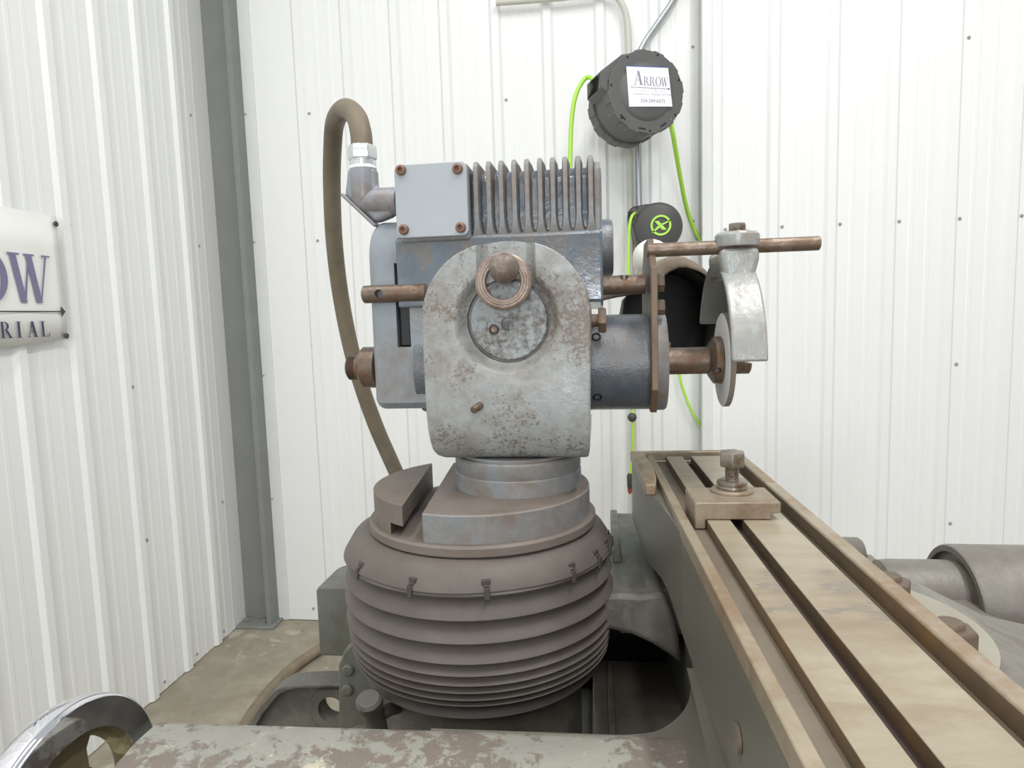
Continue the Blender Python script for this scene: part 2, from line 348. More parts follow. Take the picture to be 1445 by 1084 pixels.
# panel screws
def screw_mesh(axis):
    b = B(); lathe(b, [(0.0066, 0), (0.0066, 0.0012), (0.004, 0.0016), (0.004, 0.004), (0.003, 0.005)], (0, 0, 0), axis, 8); return b
sx = obj('screw', screw_mesh('x'), M_SCREW, wall_left); sy = obj('screw', screw_mesh((0, -1, 0)), M_SCREW, wall_back)
first = {'x': sx, 'y': sy}; used = {'x': False, 'y': False}
def put_screw(ax_, parent, loc):
    o = first[ax_]
    if not used[ax_] and o.parent == parent: used[ax_] = True; o.location = Vector(loc)-world_loc(parent)
    else: copy_part(o, parent, loc)
for y_, z_ in ((2.19, 2.275), (2.70, 2.275), (1.983, 1.733), (2.194, 1.733), (2.40, 1.733), (2.687, 1.733), (2.207, 1.182), (2.21, .608), (2.715, .608), (2.238, .035), (2.448, .035), (2.65, .035)):
    put_screw('x', wall_left, (XL-0.001, y_, z_))
for x_, z_ in ((-1.226, 2.293), (-1.222, 1.752), (-0.367, 2.29), (0.388, 2.44), (0.388, 1.76), (-1.35, 0.06)):
    put_screw('y', wall_back, (x_, YB, z_))
for z_ in (2.308, 1.757, 1.161, 0.587): copy_part(sy, b2, (-1.514, YB-0.005, z_))
for k in range(6): copy_part(sy, wall_right, (0.677-PITCH+k*PITCH+0.035, YR, 1.71))
for x_, z_ in ((0.47, 2.35), (1.36, 2.36), (1.36, 1.16), (1.36, 0.53)): copy_part(sy, wall_right, (x_, YR, z_))
# steel column in the corner
col = thing('steel_column', (-1.60, 2.82, 0), 'grey steel building column in the room corner', 'column')
b = B(); box(b, -1.69, -1.53, 2.835, 2.845, 0.012, HT); obj('web', b, M_COLUMN, col, 0.001)
b = B(); box(b, -1.545, -1.520, 2.772, 2.92, 0.012, HT); obj('flange', b, M_COLUMN, col, 0.001)
b = B(); box(b, -1.70, -1.692, 2.772, 2.92, 0.012, HT); obj('flange', b, M_COLUMN, col, 0.001)
b = B(); box(b, -1.705, -1.500, 2.745, 2.93, 0.0, 0.014); obj('base_plate', b, M_COLUMN, col, 0.003)
for x_ in (-1.66, -1.57):
    b = B(); hexa(b, (x_, 2.80, 0.014), 'z', 0.014, 0.012); obj('anchor_nut', b, M_COLUMN, col)
# ================================================================ WHEEL HEAD
ZS = 1.3235                                   # spindle axis height
YS = 1.03                                     # spindle axis depth
head = thing('grinder_wheel_head', (-0.124, 0.965, 1.15), 'blue-grey grinder wheel head with worn pale yoke, cooling fins and small wheel', 'wheel head')
YF = 0.87
out_px = [(606, 638), (611, 649), (624, 655), (822, 655), (830, 652), (832, 640), (833, 560), (834, 450), (832, 430), (826, 405), (814, 383), (795, 362), (770, 347),
          (742, 340), (712, 338), (684, 342), (655, 352), (633, 366), (614, 387), (602, 410), (596, 432), (595, 460), (597, 500), (600, 560), (603, 610)]
outl = [(P(x, y, YF).x, P(x, y, YF).z) for x, y in out_px]
# smooth the arch
sm = smooth_path([Vector((p[0], p[1], 0)) for p in outl[6:]], 3)
outl2 = outl[:6]+[(v.x, v.y) for v in sm]
yk = B(); prism(yk, outl2, 'y', YF-0.05, 1.10)
ZB = P(715, 655, YF).z
side = [(YF, 1.60), (YF, ZB+0.075)]+[(YF+0.045*(1-math.cos(math.radians(t))), ZB+0.075-0.075*math.sin(math.radians(t))) for t in range(10, 91, 10)]
side += [(1.075, ZB-0.0), (1.075, ZB+0.035), (0.955, ZB+0.045), (0.955, 1.60)]
cut = B(); prism(cut, side, 'x', -0.4, 0.2)
yk = boolean(yk, cut, 'INTERSECT')
# soften the outer front edge before cutting the dish
ed = [e for e in yk.edges if len(e.link_faces) == 2 and e.calc_face_angle(0) > 0.7 and max(v.co.y for v in e.verts) < YF+0.05]
bmesh.ops.bevel(yk, geom=ed, offset=0.010, segments=4, profile=0.55, affect='EDGES', clamp_overlap=True)
DC = P(715, 453, YF)
s87 = sc(YF)
cut = B(); lathe(cut, [(0.0, 0.030), (0.0565, 0.030), (0.0565, 0.019), (0.0600, 0.0165), (0.0640, 0.0095), (0.0672, 0.0030), (0.0700, 0.0006), (0.0735, -0.0008), (0.0735, -0.02), (0.0, -0.02)], (DC.x, YF, DC.z), 'y', 64)
yk = boolean(yk, cut)
xa, xb = P(677, 380, YF).x, P(751, 380, YF).x
cut = B(); prism(cut, [(xa-0.007, YF-0.012), (xa-0.005, YF-0.001), (xa+0.000, YF+0.010), (xa+0.003, YF+0.016), (xa+0.009, YF+0.020), (xb-0.009, YF+0.020), (xb-0.003, YF+0.016), (xb, YF+0.010), (xb+0.005, YF-0.001), (xb+0.007, YF-0.012)], 'z', DC.z+0.02, 1.56)
yk = boolean(yk, cut)
obj('yoke', yk, M_YOKE, head, 0.0, ang=32)
b = B(); lathe(b, [(0.0, 0.036), (0.0530, 0.036), (0.0530, 0.0205), (0.0510, 0.0180), (0.0, 0.0180)], (DC.x, YF, DC.z), 'y', 64)
for (hx, hy, hr) in ((716, 457, 0.0088), (697, 465, 0.0070)):
    p = P(hx, hy, YF+0.0155); c_ = B(); cyl(c_, (p.x, YF+0.0, p.z), 'y', hr, 0.026, 24); b = boolean(b, c_)
dial = obj('dial_disc', b, M_DISH, head, 0.0012)
p = P(697, 465, YF+0.02); b = B(); lathe(b, [(0.0055, 0), (0.0055, 0.008), (0.004, 0.009), (0.0, 0.0075)], (p.x, YF+0.028, p.z), (0, -1, 0), 16)
obj('set_screw', b, M_RING, dial)
p = P(716, 457, YF+0.03); b = B(); cyl(b, (p.x, YF+0.0265, p.z), 'y', 0.0086, 0.004, 20); obj('oil_hole_bottom', b, M_BLUE_D, dial)
# hanging ring and its round headed pin
pr_ = P(710, 397, 0.858); b = B(); R0, R1 = 0.0368, 0.0230
lathe(b, [(R1, 0.009), (R1, 0.001), (R1+0.001, 0.0), (R1+0.0035, 0), (R1+0.0042, -0.0008), (R1+0.0072, -0.0008), (R1+0.0078, 0.0), (R1+0.0105, 0.0), (R1+0.011, 0.0008), (R0-0.0012, 0.0012), (R0, 0.0025), (R0, 0.0078), (R0-0.001, 0.009), (R1, 0.009)], (pr_.x, 0.856, pr_.z), Vector((0, 1, -0.05)), 64, close=False)
obj('hanging_ring', b, M_RING, head)
pk = P(710, 378, 0.846); b = B()
lathe(b, [(0.0, -0.0165), (0.006, -0.0158), (0.0115, -0.0135), (0.0160, -0.0095), (0.0186, -0.004), (0.0194, 0.002), (0.0185, 0.008), (0.014, 0.013), (0.013, 0.046)], (pk.x, 0.852, pk.z), 'y', 40)
obj('round_head_pin', b, M_KNOB, head)
p0 = P(668, 579, YF-0.016); p1 = P(679, 571, YF+0.004); b = B(); d_ = p1-p0
lathe(b, [(0.0045, 0), (0.0052, 0.001), (0.0052, d_.length)], p0, d_, 16); obj('stop_pin', b, M_RUST, head)
# neck under the yoke
b = B(); lathe(b, [(0.094, 0), (0.094, 0.022), (0.0925, 0.0235), (0.0925, 0.0245), (0.0935, 0.026), (0.0935, 0.044), (0.091, 0.047), (0.086, 0.047), (0.086, ZB-1.15)], (-0.124, 0.975, 1.15), 'z', 72)
obj('neck', b, M_NECK, head)
# ------------------------------------------------ motor housing
YM = 0.962
def hx(px, py, Y=YM): return P(px, py, Y).x
def hz(px, py, Y=YM): return P(px, py, Y).z
xl, xr = hx(559, 380), hx(851, 380)
z_lo, z_mid, z_top = hz(700, 430), hz(700, 333), hz(700, 236)
b = B()
prism(b, [(YM, z_lo), (YM, z_mid-0.004), (YM-0.002, z_mid), (YM+0.004, z_mid+0.004), (YM+0.020, z_mid+0.006), (YM+0.024, z_top-0.012), (YM+0.034, z_top), (1.16, z_top), (1.17, z_top-0.01), (1.17, z_lo), (1.06, z_lo-0.01)], 'x', xl, xr)
obj('motor_housing', b, M_BLUE, head, 0.004, 3)
fin_w = 0.0066
def fin_bm(x, zb, zt):
    b = B()
    prof = [(YM+0.001, zb, 0.0088), (YM-0.001, zb+0.008, 0.0058), (YM-0.002, zb+0.022, 0.0040), (YM-0.002, zb+0.05, 0.0038), (YM-0.001, zt-0.010, 0.0040), (YM+0.002, zt-0.003, 0.0038), (YM+0.006, zt, 0.0034)]
    L_, R_ = [], []
    for y, z, w_ in prof:
        L_.append((b.verts.new((x-w_*0.75, y, z)), b.verts.new((x-w_, y+0.004 if z < zt else y, z-(0 if z < zt else 0.004))), b.verts.new((x-w_*1.5, YM+0.035, min(z, zt-0.004)))))
        R_.append((b.verts.new((x+w_*0.75, y, z)), b.verts.new((x+w_, y+0.004 if z < zt else y, z-(0 if z < zt else 0.004))), b.verts.new((x+w_*1.5, YM+0.035, min(z, zt-0.004)))))
    for i in range(len(prof)-1):
        b.faces.new((L_[i][0], L_[i+1][0], R_[i+1][0], R_[i][0]))
        b.faces.new((L_[i][0], L_[i][1], L_[i+1][1], L_[i+1][0])); b.faces.new((R_[i][0], R_[i+1][0], R_[i+1][1], R_[i][1]))
        b.faces.new((L_[i][1], L_[i][2], L_[i+1][2], L_[i+1][1])); b.faces.new((R_[i][1], R_[i+1][1], R_[i+1][2], R_[i][2]))
    # top strip running back over the motor
    a0, a1 = L_[-1][0], R_[-1][0]
    t0, t1 = b.verts.new((x-0.0026, 1.15, zt+0.001)), b.verts.new((x+0.0026, 1.15, zt+0.001))
    u0, u1 = b.verts.new((x-0.0055, 1.15, zt-0.03)), b.verts.new((x+0.0055, 1.15, zt-0.03))
    v0, v1 = b.verts.new((x-0.0055, YM+0.035, zt-0.03)), b.verts.new((x+0.0055, YM+0.035, zt-0.03))
    b.faces.new((a0, t0, t1, a1)); b.faces.new((a0, L_[-1][1], L_[-1][2], v0, u0, t0)); b.faces.new((a1, t1, u1, v1, R_[-1][2], R_[-1][1])); b.faces.new((t0, u0, u1, t1))
    return b
fx = [hx(x, 280) for x in (672, 690, 707.5, 726, 744, 762.5, 780.5, 798, 816.5, 833.7)]
zt_ = hz(750, 222.5)
f0 = obj('cooling_fin', fin_bm(fx[0], z_mid+0.002, zt_), M_FIN, head, ang=50)
base_l = world_loc(f0)
for x in fx[1:]: copy_part(f0, head, base_l+Vector((x-fx[0], 0, 0)))
b = B(); prism(b, [(YM+0.004, z_mid-0.01), (YM+0.004, z_top-0.008), (YM+0.016, z_top+0.003), (1.16, z_top+0.003), (1.16, z_mid-0.01)], 'x', hx(838, 280), hx(847.5, 280)); obj('end_plate', b, M_FIN, head, 0.002)
# junction box and cover plate
yj = 0.950
b = B(); box(b, hx(560, 280, yj), hx(661, 280, yj), yj+0.005, YM+0.05, hz(610, 340, yj), hz(610, 231, yj)); obj('junction_box', b, M_FIN, head, 0.006, 3)
x0, x1, z0, z1 = hx(558, 282, yj), hx(660, 282, yj), hz(608, 334.5, yj), hz(608, 230, yj)
b = B(); prism(b, rrect(x0, x1, z0, z1, 0.009), 'y', yj-0.001, yj+0.0045); cov = obj('cover_plate', b, M_PLATE, head, 0.0012)
scr = None
for (x, y) in ((565.5, 240), (645.5, 238), (569.5, 324), (650, 321)):
    p = P(x, y, yj-0.003)
    if scr is None:
        b = B(); lathe(b, [(0.0074, 0.0), (0.0076, -0.002), (0.0070, -0.0048), (0.0052, -0.0062), (0.0034, -0.0064)], (0, 0, 0), 'y', 24, close=False)
        lathe(b, [(0.0034, -0.0064), (0.0034, -0.0025), (0.0, -0.0022)], (0, 0, 0), 'y', 6, close=False)
        scr = obj('cap_screw', b, M_BOLT, cov); scr_off = world_loc(scr); scr.location = Vector((p.x, yj-0.001, p.z))+scr_off-world_loc(cov)
    else: copy_part(scr, cov, Vector((p.x, yj-0.001, p.z))+scr_off)
# round end bell on the right
pb = P(858, 350, 1.06); xb0, xb1 = P(851, 350, 1.02).x-0.01, P(866, 350, 1.02).x
b = B(); lathe(b, [(0.0435, 0), (0.0435, xb1-xb0-0.006), (0.041, xb1-xb0-0.001), (0.036, xb1-xb0)], (xb0, 1.06, pb.z), 'x', 56); obj('end_bell', b, M_BLUE_D, head)
# belt guard on the left
YG = 0.968
gx0, gx1 = hx(521, 450, YG), hx(597, 450, YG)
gz0, gz1 = hz(560, 578, YG), hz(545, 306, YG)
b = B(); prism(b, [(YG, gz0+0.01)]+arc(YG+0.06, gz1-0.06, 0.06, 180, 90, 6)+[(1.16, gz1), (1.19, gz1-0.03), (1.19, gz0+0.03), (1.16, gz0), (YG+0.01, gz0)], 'x', gx0, gx1)
bmesh.ops.recalc_face_normals(b, faces=b.faces)
ed = [e for e in b.edges if max(v.co.x for v in e.verts) < gx0+1e-5]
bmesh.ops.bevel(b, geom=ed, offset=0.026, segments=6, profile=0.5, affect='EDGES', clamp_overlap=True)
c_ = B(); box(c_, hx(557, 400, YG), hx(576, 400, YG), YG-0.03, YG+0.05, hz(566, 490, YG), hz(566, 371, YG)); b = boolean(b, c_)
obj('belt_guard', b, M_GUARDL, head, ang=30)
b = B(); box(b, hx(559, 400, YG)+0.001, hx(575, 400, YG), YG+0.006, YG+0.045, hz(566, 489, YG), hz(566, 372, YG)); obj('guard_slot_shade', b, M_SLOT_SHADE, head, 0.002)  # black block filling the slot as painted shade, no belt
# spindle body: the dark blue casting that holds the quill
b = B(); lathe(b, [(0.0725, 0), (0.0725, P(928, 510, YS).x-hx(600, 500, YS)-0.002)], (hx(600, 500, YS), YS, ZS), 'x', 72); obj('spindle_housing', b, M_BLUE_D, head)
xe0, xe1 = P(923, 510, YS-0.04).x, P(939.5, 510, YS-0.02).x
b = B(); lathe(b, [(0.074, 0), (0.074, xe1-xe0-0.003), (0.072, xe1-xe0), (0.03, xe1-xe0)], (xe0, YS, ZS), 'x', 72); obj('spindle_cap', b, M_FIN, head)
b = B(); prism(b, [(hx(574, 430, YG), ZS+0.06), (hx(574, 430, YG), ZS-0.0), (hx(600, 430, YG), ZS-0.0), (hx(600, 430, YG), ZS+0.09), (hx(560, 430, YG)+0.005, ZS+0.09)], 'y', YG+0.012, 1.12); obj('motor_bracket', b, M_BLUE_D, head, 0.003)
for (x, y) in ((841.5, 475.5), (843, 561)):
    ang = math.asin(max(-1, min(1, (P(x, y, YS-0.06).z-ZS)/0.0725))); p = P(x, y, YS-0.0725*math.cos(ang))
    nrm = Vector((0, -math.cos(ang), math.sin(ang)))
    b = B(); lathe(b, [(0.007, -0.004), (0.007, 0.0008), (0.0055, 0.0014), (0.0045, 0.0006), (0.004, -0.003)], Vector((p.x, YS, ZS))+nrm*0.0725, nrm, 20); obj('grub_screw', b, M_BLACK, head)
# left end of the spindle: collar and threaded nose
xc0, xc1 = P(512, 522, YS).x, P(537, 521, YS).x
b = B(); lathe(b, [(0.029, 0), (0.033, 0.004), (0.033, xc1-xc0-0.003), (0.026, xc1-xc0), (0.026, xc1-xc0+0.03)], (xc0, YS, ZS), 'x', 48); obj('spindle_collar', b, M_RUST, head)
xn = P(491, 522, YS).x; prof = [(0.014, 0), (0.0185, 0.003)]
for k in range(7): prof += [(0.0198, 0.004+k*0.0018), (0.0188, 0.0049+k*0.0018)]
prof += [(0.0195, 0.0185), (0.0195, xc0-xn+0.004)]
b = B(); lathe(b, prof, (xn, YS, ZS), 'x', 40); obj('threaded_nose', b, M_RUST, head, ang=20)
# cross rod with a drilled hole, poking out on the left
pr_ = P(534, 414.5, 0.953); xr0, xr1 = P(508.5, 414, 0.953).x, hx(600, 414, 0.953)
b = B(); cyl(b, (xr0, 0.966, pr_.z), 'x', 0.0132, xr1-xr0, 36, 0.002)
c_ = B(); cyl(c_, (pr_.x, 0.9, pr_.z), 'y', 0.0063, 0.15, 24); b = boolean(b, c_); obj('cross_rod', b, M_RUST, head)
# upper rod on the right
pu = P(880, 401.5, 0.985); xu0, xu1 = P(845, 402, 0.985).x, P(912, 401, 0.985).x
b = B(); cyl(b, (xu0, 1.0, pu.z), 'x', 0.0142, xu1-xu0, 36, 0.001)
c_ = B(); ph = P(881, 391, 0.99); cyl(c_, (ph.x, 0.993, pu.z-0.002), 'z', 0.0065, 0.03, 20); b = boolean(b, c_); obj('support_rod', b, M_RUST, head)
# hex bolt by the yoke
pq = P(849, 452, 0.935); b = B(); cyl(b, (P(828, 452, 0.935).x, 0.94, pq.z), 'x', 0.0088, 0.02, 24); hexa(b, (P(844, 452, 0.935).x, 0.94, pq.z), 'x', 0.0182, P(855.5, 452, 0.935).x-P(844, 452, 0.935).x, math.radians(12))
obj('yoke_bolt', b, M_RUST_D, head)
# ------------------------------------------------ bracket plate, guard rod, wheel guard
xp = P(919, 450, 0.935).x; TH = 0.009
zz = lambda y, Y=0.96: P(917, y, Y).z
plate = [(1.075, zz(333)), (1.0, zz(333)), (0.950, zz(374)), (0.935, zz(378)), (0.932, zz(548)), (0.965, zz(583)), (0.985, zz(584)), (1.13, zz(510)), (1.13, zz(385)), (1.09, zz(350))]
b = B(); prism(b, plate, 'x', xp, xp+TH); brk = obj('guard_bracket_plate', b, M_RUST_D, head, 0.001)
for (x, y, Y, r) in ((929, 399, 0.99, 0.0135), (928, 434, 0.985, 0.0115)):
    p = P(x, y, Y); b = B(); cyl(b, (xp+TH-0.001, Y, p.z), 'x', r*1.25, 0.004, 24); hexa(b, (xp+TH+0.0028, Y, p.z), 'x', r, 0.011, 0.3); obj('hex_bolt', b, M_RUST_D, brk)
YRD = 0.975
pa, pe = P(921, 352.5, YRD), P(1156.5, 344, YRD)
zr = (pa.z+pe.z)/2
b = B(); cyl(b, (pa.x-0.008, YRD, zr), 'x', 0.0098, pe.x-pa.x+0.008, 36, 0.0012); obj('guard_rod', b, M_RUST, head)
gxa, gxb = P(1033, 480, 0.884).x, P(1085, 480, 0.884).x
RO, RI = 0.147, 0.138; zc = ZS-0.001
def gpt(r, a): return (YS+r*math.cos(math.radians(a)), zc+r*math.sin(math.radians(a)))
aa = [22+(176.5-22)*k/40 for k in range(41)]
b = B(); prism(b, [gpt(RO, a) for a in aa]+[gpt(RI, a) for a in reversed(aa)], 'x', gxa, gxb); grd = obj('wheel_guard', b, M_GUARD, head, 0.003, 3, ang=30)
b = B(); prism(b, [gpt(RI+0.004, a) for a in aa]+[(YS+0.02, zc+0.02)], 'x', gxb-0.007, gxb-0.001); obj('guard_side_wall', b, M_GUARD, grd)
xm = (P(1040, 345, YRD).x)
ztop = zc+RO
b = B()
prism(b, [(gxa+0.002, ztop-0.030), (xm-0.0255, ztop-0.004), (xm-0.0265, zr-0.003), (xm+0.0265, zr-0.003), (xm+0.0265, ztop-0.004), (gxb-0.002, ztop-0.030)], 'y', YRD-0.022, YS+0.03)
obj('guard_neck', b, M_GUARD, grd, 0.008, 4, limit=20)
b = B(); lathe(b, [(0.028, 0), (0.0285, 0.002), (0.0285, 0.016), (0.025, 0.020), (0.0, 0.020)], (xm, YRD, zr-0.0005), 'z', 40, rfun=lambda r, a: r*(1.0+0.06*abs(math.cos(a)))); obj('clamp_cap', b, M_GUARD, grd, 0.001)
b = B(); cyl(b, (xm, YRD-0.002, zr+0.019), 'z', 0.0155, 0.0022, 28); hexa(b, (xm, YRD-0.002, zr+0.0210), 'z', 0.0125, 0.0105, 0.25); obj('clamp_bolt', b, M_HEXB, grd)
# spindle, collar, wheel, nut
xs0, xs1 = xe1-0.002, P(1001, 510, YS).x
b = B(); cyl(b, (xs0, YS, ZS), 'x', 0.0205, xs1-xs0, 40); obj('spindle', b, M_RUST, head)
xk1 = P(1021, 510, YS-0.02).x
b = B(); lathe(b, [(0.024, 0), (0.0345, 0.007), (0.0355, 0.0085), (0.0355, xk1-xs1+0.001), (0.02, xk1-xs1+0.002)], (xs1-0.002, YS, ZS), 'x', 56)
pc = P(1013, 523, YS-0.033); c_ = B(); cyl(c_, (pc.x+0.001, 0.97, pc.z), 'y', 0.0042, 0.04, 16); b = boolean(b, c_); obj('wheel_flange', b, M_RUST, head)
b = B(); lathe(b, [(0.0, 0), (0.068, 0.0), (0.0695, 0.001)], (xk1, YS, ZS), 'x', 72, close=False); lathe(b, [(0.0695, 0.001), (0.0700, 0.0015), (0.0700, 0.0085), (0.068, 0.009), (0.0, 0.009)], (xk1, YS, ZS), 'x', 72, close=False)
bmesh.ops.remove_doubles(b, verts=b.verts, dist=1e-5)
gw = obj('grinding_wheel', b, M_WHEEL, head, mats=[M_WHEEL, M_WRIM], label='thin pale grey abrasive wheel with brown rim')
for pl in gw.data.polygons:
    if abs(pl.normal.x) < 0.8: pl.material_index = 1
b = B(); lathe(b, [(0.022, 0), (0.022, 0.006), (0.0215, 0.0065), (0.0215, 0.030), (0.0190, 0.032), (0.0, 0.032)], (xk1+0.009, YS, ZS), 'x', 32)
c_ = B(); box(c_, xk1+0.030, xk1+0.06, 1.0, 1.06, ZS-0.0045, ZS+0.0045); b = boolean(b, c_); obj('wheel_nut', b, M_RUST, head)
# dust hood behind the wheel
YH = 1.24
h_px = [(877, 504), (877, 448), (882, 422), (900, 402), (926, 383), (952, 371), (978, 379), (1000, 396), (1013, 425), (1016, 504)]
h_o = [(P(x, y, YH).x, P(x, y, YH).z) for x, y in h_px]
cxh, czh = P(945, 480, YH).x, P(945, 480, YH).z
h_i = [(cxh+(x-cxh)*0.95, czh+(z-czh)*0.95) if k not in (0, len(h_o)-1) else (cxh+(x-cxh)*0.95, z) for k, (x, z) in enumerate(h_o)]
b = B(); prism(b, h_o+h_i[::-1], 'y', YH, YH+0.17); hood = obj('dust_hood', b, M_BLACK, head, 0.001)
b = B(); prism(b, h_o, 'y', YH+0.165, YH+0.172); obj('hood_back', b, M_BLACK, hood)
# leather flap draped over the hood
fl_px = [(842, 424), (862, 408), (884, 396), (905, 383), (932, 366), (955, 360), (976, 370), (992, 381), (1004, 396)]
b = B(); rows = []
for j in range(9):
    t = j/8.0; row = []
    for k, (x, y) in enumerate(fl_px):
        p = P(x, y, YH-0.035+0.20*t)
        ph_ = P(x, y, YH)
        z = ph_.z+0.012*math.sin(3.0*k+t*2.0)*t*0.3
        xw = ph_.x
        if j == 0:
            drop = [0.006, 0.018, 0.030, 0.040, 0.036, 0.020, 0.016, 0.010, 0.006][k]
            row.append(b.verts.new((xw, YH-0.03+0.006*math.sin(k*1.7), z-drop)))
        else: row.append(b.verts.new((xw, YH-0.03+0.2*(j-1)/7.0, z+0.004*math.sin(j*1.1+k))))
    rows.append(row)
for A, C in zip(rows, rows[1:]):
    for k in range(len(A)-1): b.faces.new((A[k], A[k+1], C[k+1], C[k]))
fl = obj('leather_flap', b, M_DUSTY, hood); sd = fl.modifiers.new('t', 'SOLIDIFY'); sd.thickness = 0.004; ss = fl.modifiers.new('s', 'SUBSURF'); ss.levels = 1; ss.render_levels = 1
pd = P(919, 364, 1.45); b = B(); lathe(b, [(0.0, -0.040), (0.015, -0.038), (0.028, -0.029), (0.037, -0.013), (0.039, 0.0), (0.039, 0.12), (0.0, 0.12)], pd, Vector((0.15, 1, -0.5)), 36); obj('duct_end', b, M_CREAM, hood)
b = B(); box(b, xp+TH-0.001, xp+TH+0.03, 1.06, YH+0.10, zz(492, 1.1), zz(482, 1.1)); obj('hood_strut', b, M_RUST_D, hood, 0.001)
# ------------------------------------------------ conduit elbow and flexible conduit
YE = 1.01
e_px = [(494, 239), (531.5, 238), (533, 266), (558, 266), (558, 305), (540, 312), (532, 315), (492, 280), (490, 274)]
e_o = [(P(x, y, YE).x, P(x, y, YE).z) for x, y in e_px]
pv, ph2 = P(512.5, 239, YE), P(512.5, 286, YE); zc_e = ph2.z
b = B(); prism(b, e_o, 'y', YE-0.012, YE+0.012); elb = obj('conduit_elbow', b, M_ELBOW, head, 0.006, 3)
b = B(); lathe(b, [(0.0200, 0), (0.0205, -0.002), (0.0205, zc_e-pv.z+0.012), (0.0195, zc_e-pv.z), (0.014, zc_e-pv.z-0.011), (0.0, zc_e-pv.z-0.015)], pv, 'z', 36); obj('elbow_riser', b, M_ELBOW, elb)
b = B(); lathe(b, [(0.0, -0.012), (0.013, -0.009), (0.0190, 0.0), (0.0200, 0.010), (0.0205, 0.02), (0.0205, P(557, 285, YE).x-pv.x)], (pv.x, YE, zc_e), 'x', 36); obj('elbow_branch', b, M_ELBOW, elb)
qa, qb = P(488, 274, YE), P(536, 319, YE); dd = (qb-qa).normalized(); nn = Vector((-dd.z, 0, dd.x)); nn = nn if nn.z < 0 else -nn
b = B(); poly = [qa, qb, qb+nn*0.005, qa+nn*0.005]; prism(b, [(v.x, v.z) for v in poly], 'y', YE-0.018, YE+0.018); obj('elbow_cover', b, M_ELBOW, elb, 0.002)
pe_ = P(555, 285, YE); b = B(); cyl(b, (pe_.x-0.004, YE, pe_.z), 'x', 0.021, 0.012, 32); obj('elbow_lip', b, M_ELBOW, elb, 0.001)
hose = thing('flexible_conduit', tuple(P(513, 240, YE)), 'brown flexible conduit arching from the grey elbow down behind the head', 'conduit')
pg = P(512.5, 239, YE); g = sc(YE)
b = B(); lathe(b, [(0.0205, 0), (0.0205, 0.004), (0.0195, 0.0045)], pg, 'z', 36); obj('gasket', b, M_PAPER, hose)
b = B(); lathe(b, [(0.0195, 0.004), (0.0205, 0.005), (0.0205, 0.010), (0.0185, 0.011), (0.0185, 0.014)], pg, 'z', 12); obj('gland_body', b, M_ZINC, hose)
b = B(); hexa(b, pg+Vector((0, 0, 0.013)), 'z', 0.0222, 0.022, 0.2, 0.06); obj('gland_nut', b, M_ZINC, hose, 0.001)
top = pg+Vector((0, 0, 0.030))
hp = [top, P(509, 186, 1.02), P(502, 164, 1.05), P(487, 154, 1.10), P(473, 172, 1.16), P(469, 215, 1.21), P(468.5, 270, 1.25), P(472, 345, 1.29), P(482, 425, 1.33), P(500, 510, 1.36), P(526, 590, 1.39), P(556, 660, 1.41), P(590, 735, 1.42), P(615, 800, 1.42)]
b = B(); tube(b, hp, 0.0165, 20, 8); obj('conduit_jacket', b, M_HOSE, hose)
# ================================================================ SWIVEL BASE
BX, BY = -0.178, 0.965
sw = thing('swivel_turntable', (BX, BY, 1.09), 'round dusty grey swivel base with slot, under the neck', 'machine base')
# slot edges in plan, running from front-left to back
def line(p, q):
    n = Vector((q[1]-p[1], -(q[0]-p[0]))); n.normalize(); return n.x, n.y, n.x*p[0]+n.y*p[1]
lA = line((-0.261, 0.829), (-0.285, 1.084))      # slab right of it is kept for the disc: edge of the left segment
lB = line((-0.232, 0.829), (-0.252, 1.084))      # left edge of the main disc
main = clip(circle(BX, BY, 0.160, 120), -lB[0], -lB[1], -lB[2]); seg = clip(circle(BX, BY, 0.160, 120), lA[0], lA[1], lA[2])
cm = sum(p[0] for p in main)/len(main)
if cm < -0.25: main, seg = clip(circle(BX, BY, 0.160, 120), lB[0], lB[1], lB[2]), clip(circle(BX, BY, 0.160, 120), -lA[0], -lA[1], -lA[2])
b = B(); prism(b, main, 'z', 1.109, 1.150); o = obj('slotted_disc', b, M_BASE, sw, 0.0025, mats=[M_BASE, M_NECK])
for p in o.data.polygons:
    if abs(p.normal.z) < 0.5: p.material_index = 1
b = B(); prism(b, seg, 'z', 1.127, 1.154); obj('slot_lip', b, M_BASE, sw, 0.0025)
seg2 = clip(seg, 1, 0, -0.283); b = B(); prism(b, seg2 if len(seg2) > 2 else seg, 'z', 1.109, 1.127); obj('slot_wall', b, M_BASE, sw)
b = B(); lathe(b, [(0.15, 0), (0.166, 0), (0.168, 0.002), (0.168, 0.012), (0.165, 0.015), (0.10, 0.015)], (BX, BY, 1.096), 'z', 96); obj('base_flange', b, M_BASE, sw)
b = B(); cyl(b, (BX, BY, 1.02), 'z', 0.13, 0.077, 64); obj('base_spigot', b, M_BASE, sw)
# ================================================================ BELLOWS
bel = thing('bellows', (-0.186, BY, 0.80), 'dusty brown round bellows with stacked folds and cable ties around the column', 'bellows')
AXB = (-0.186, BY, 0.0)
def scallop(r, a): return r*(1+0.006*math.sin(7*a+0.6))
zf = lambda y: P(680, y, 0.768).z
zc0 = zf(838)
b = B(); lathe(b, [(0.135, 1.0945), (0.168, 1.0945), (0.186, zc0+0.022), (0.1985, zc0+0.002), (0.199, zc0), (0.197, zc0-0.001), (0.184, zc0+0.017), (0.16, zc0+0.03)], AXB, 'z', 112, rfun=scallop, close=False)
topc = obj('top_collar', b, M_BELLOW, bel)
b = B(); lathe(b, [(0.16, zc0+0.018), (0.186, zc0+0.012), (0.1985, zc0-0.004), (0.1975, zc0-0.006), (0.184, zc0+0.004)], AXB, 'z', 96, close=False); obj('collar_hem', b, M_BELLOW, bel)
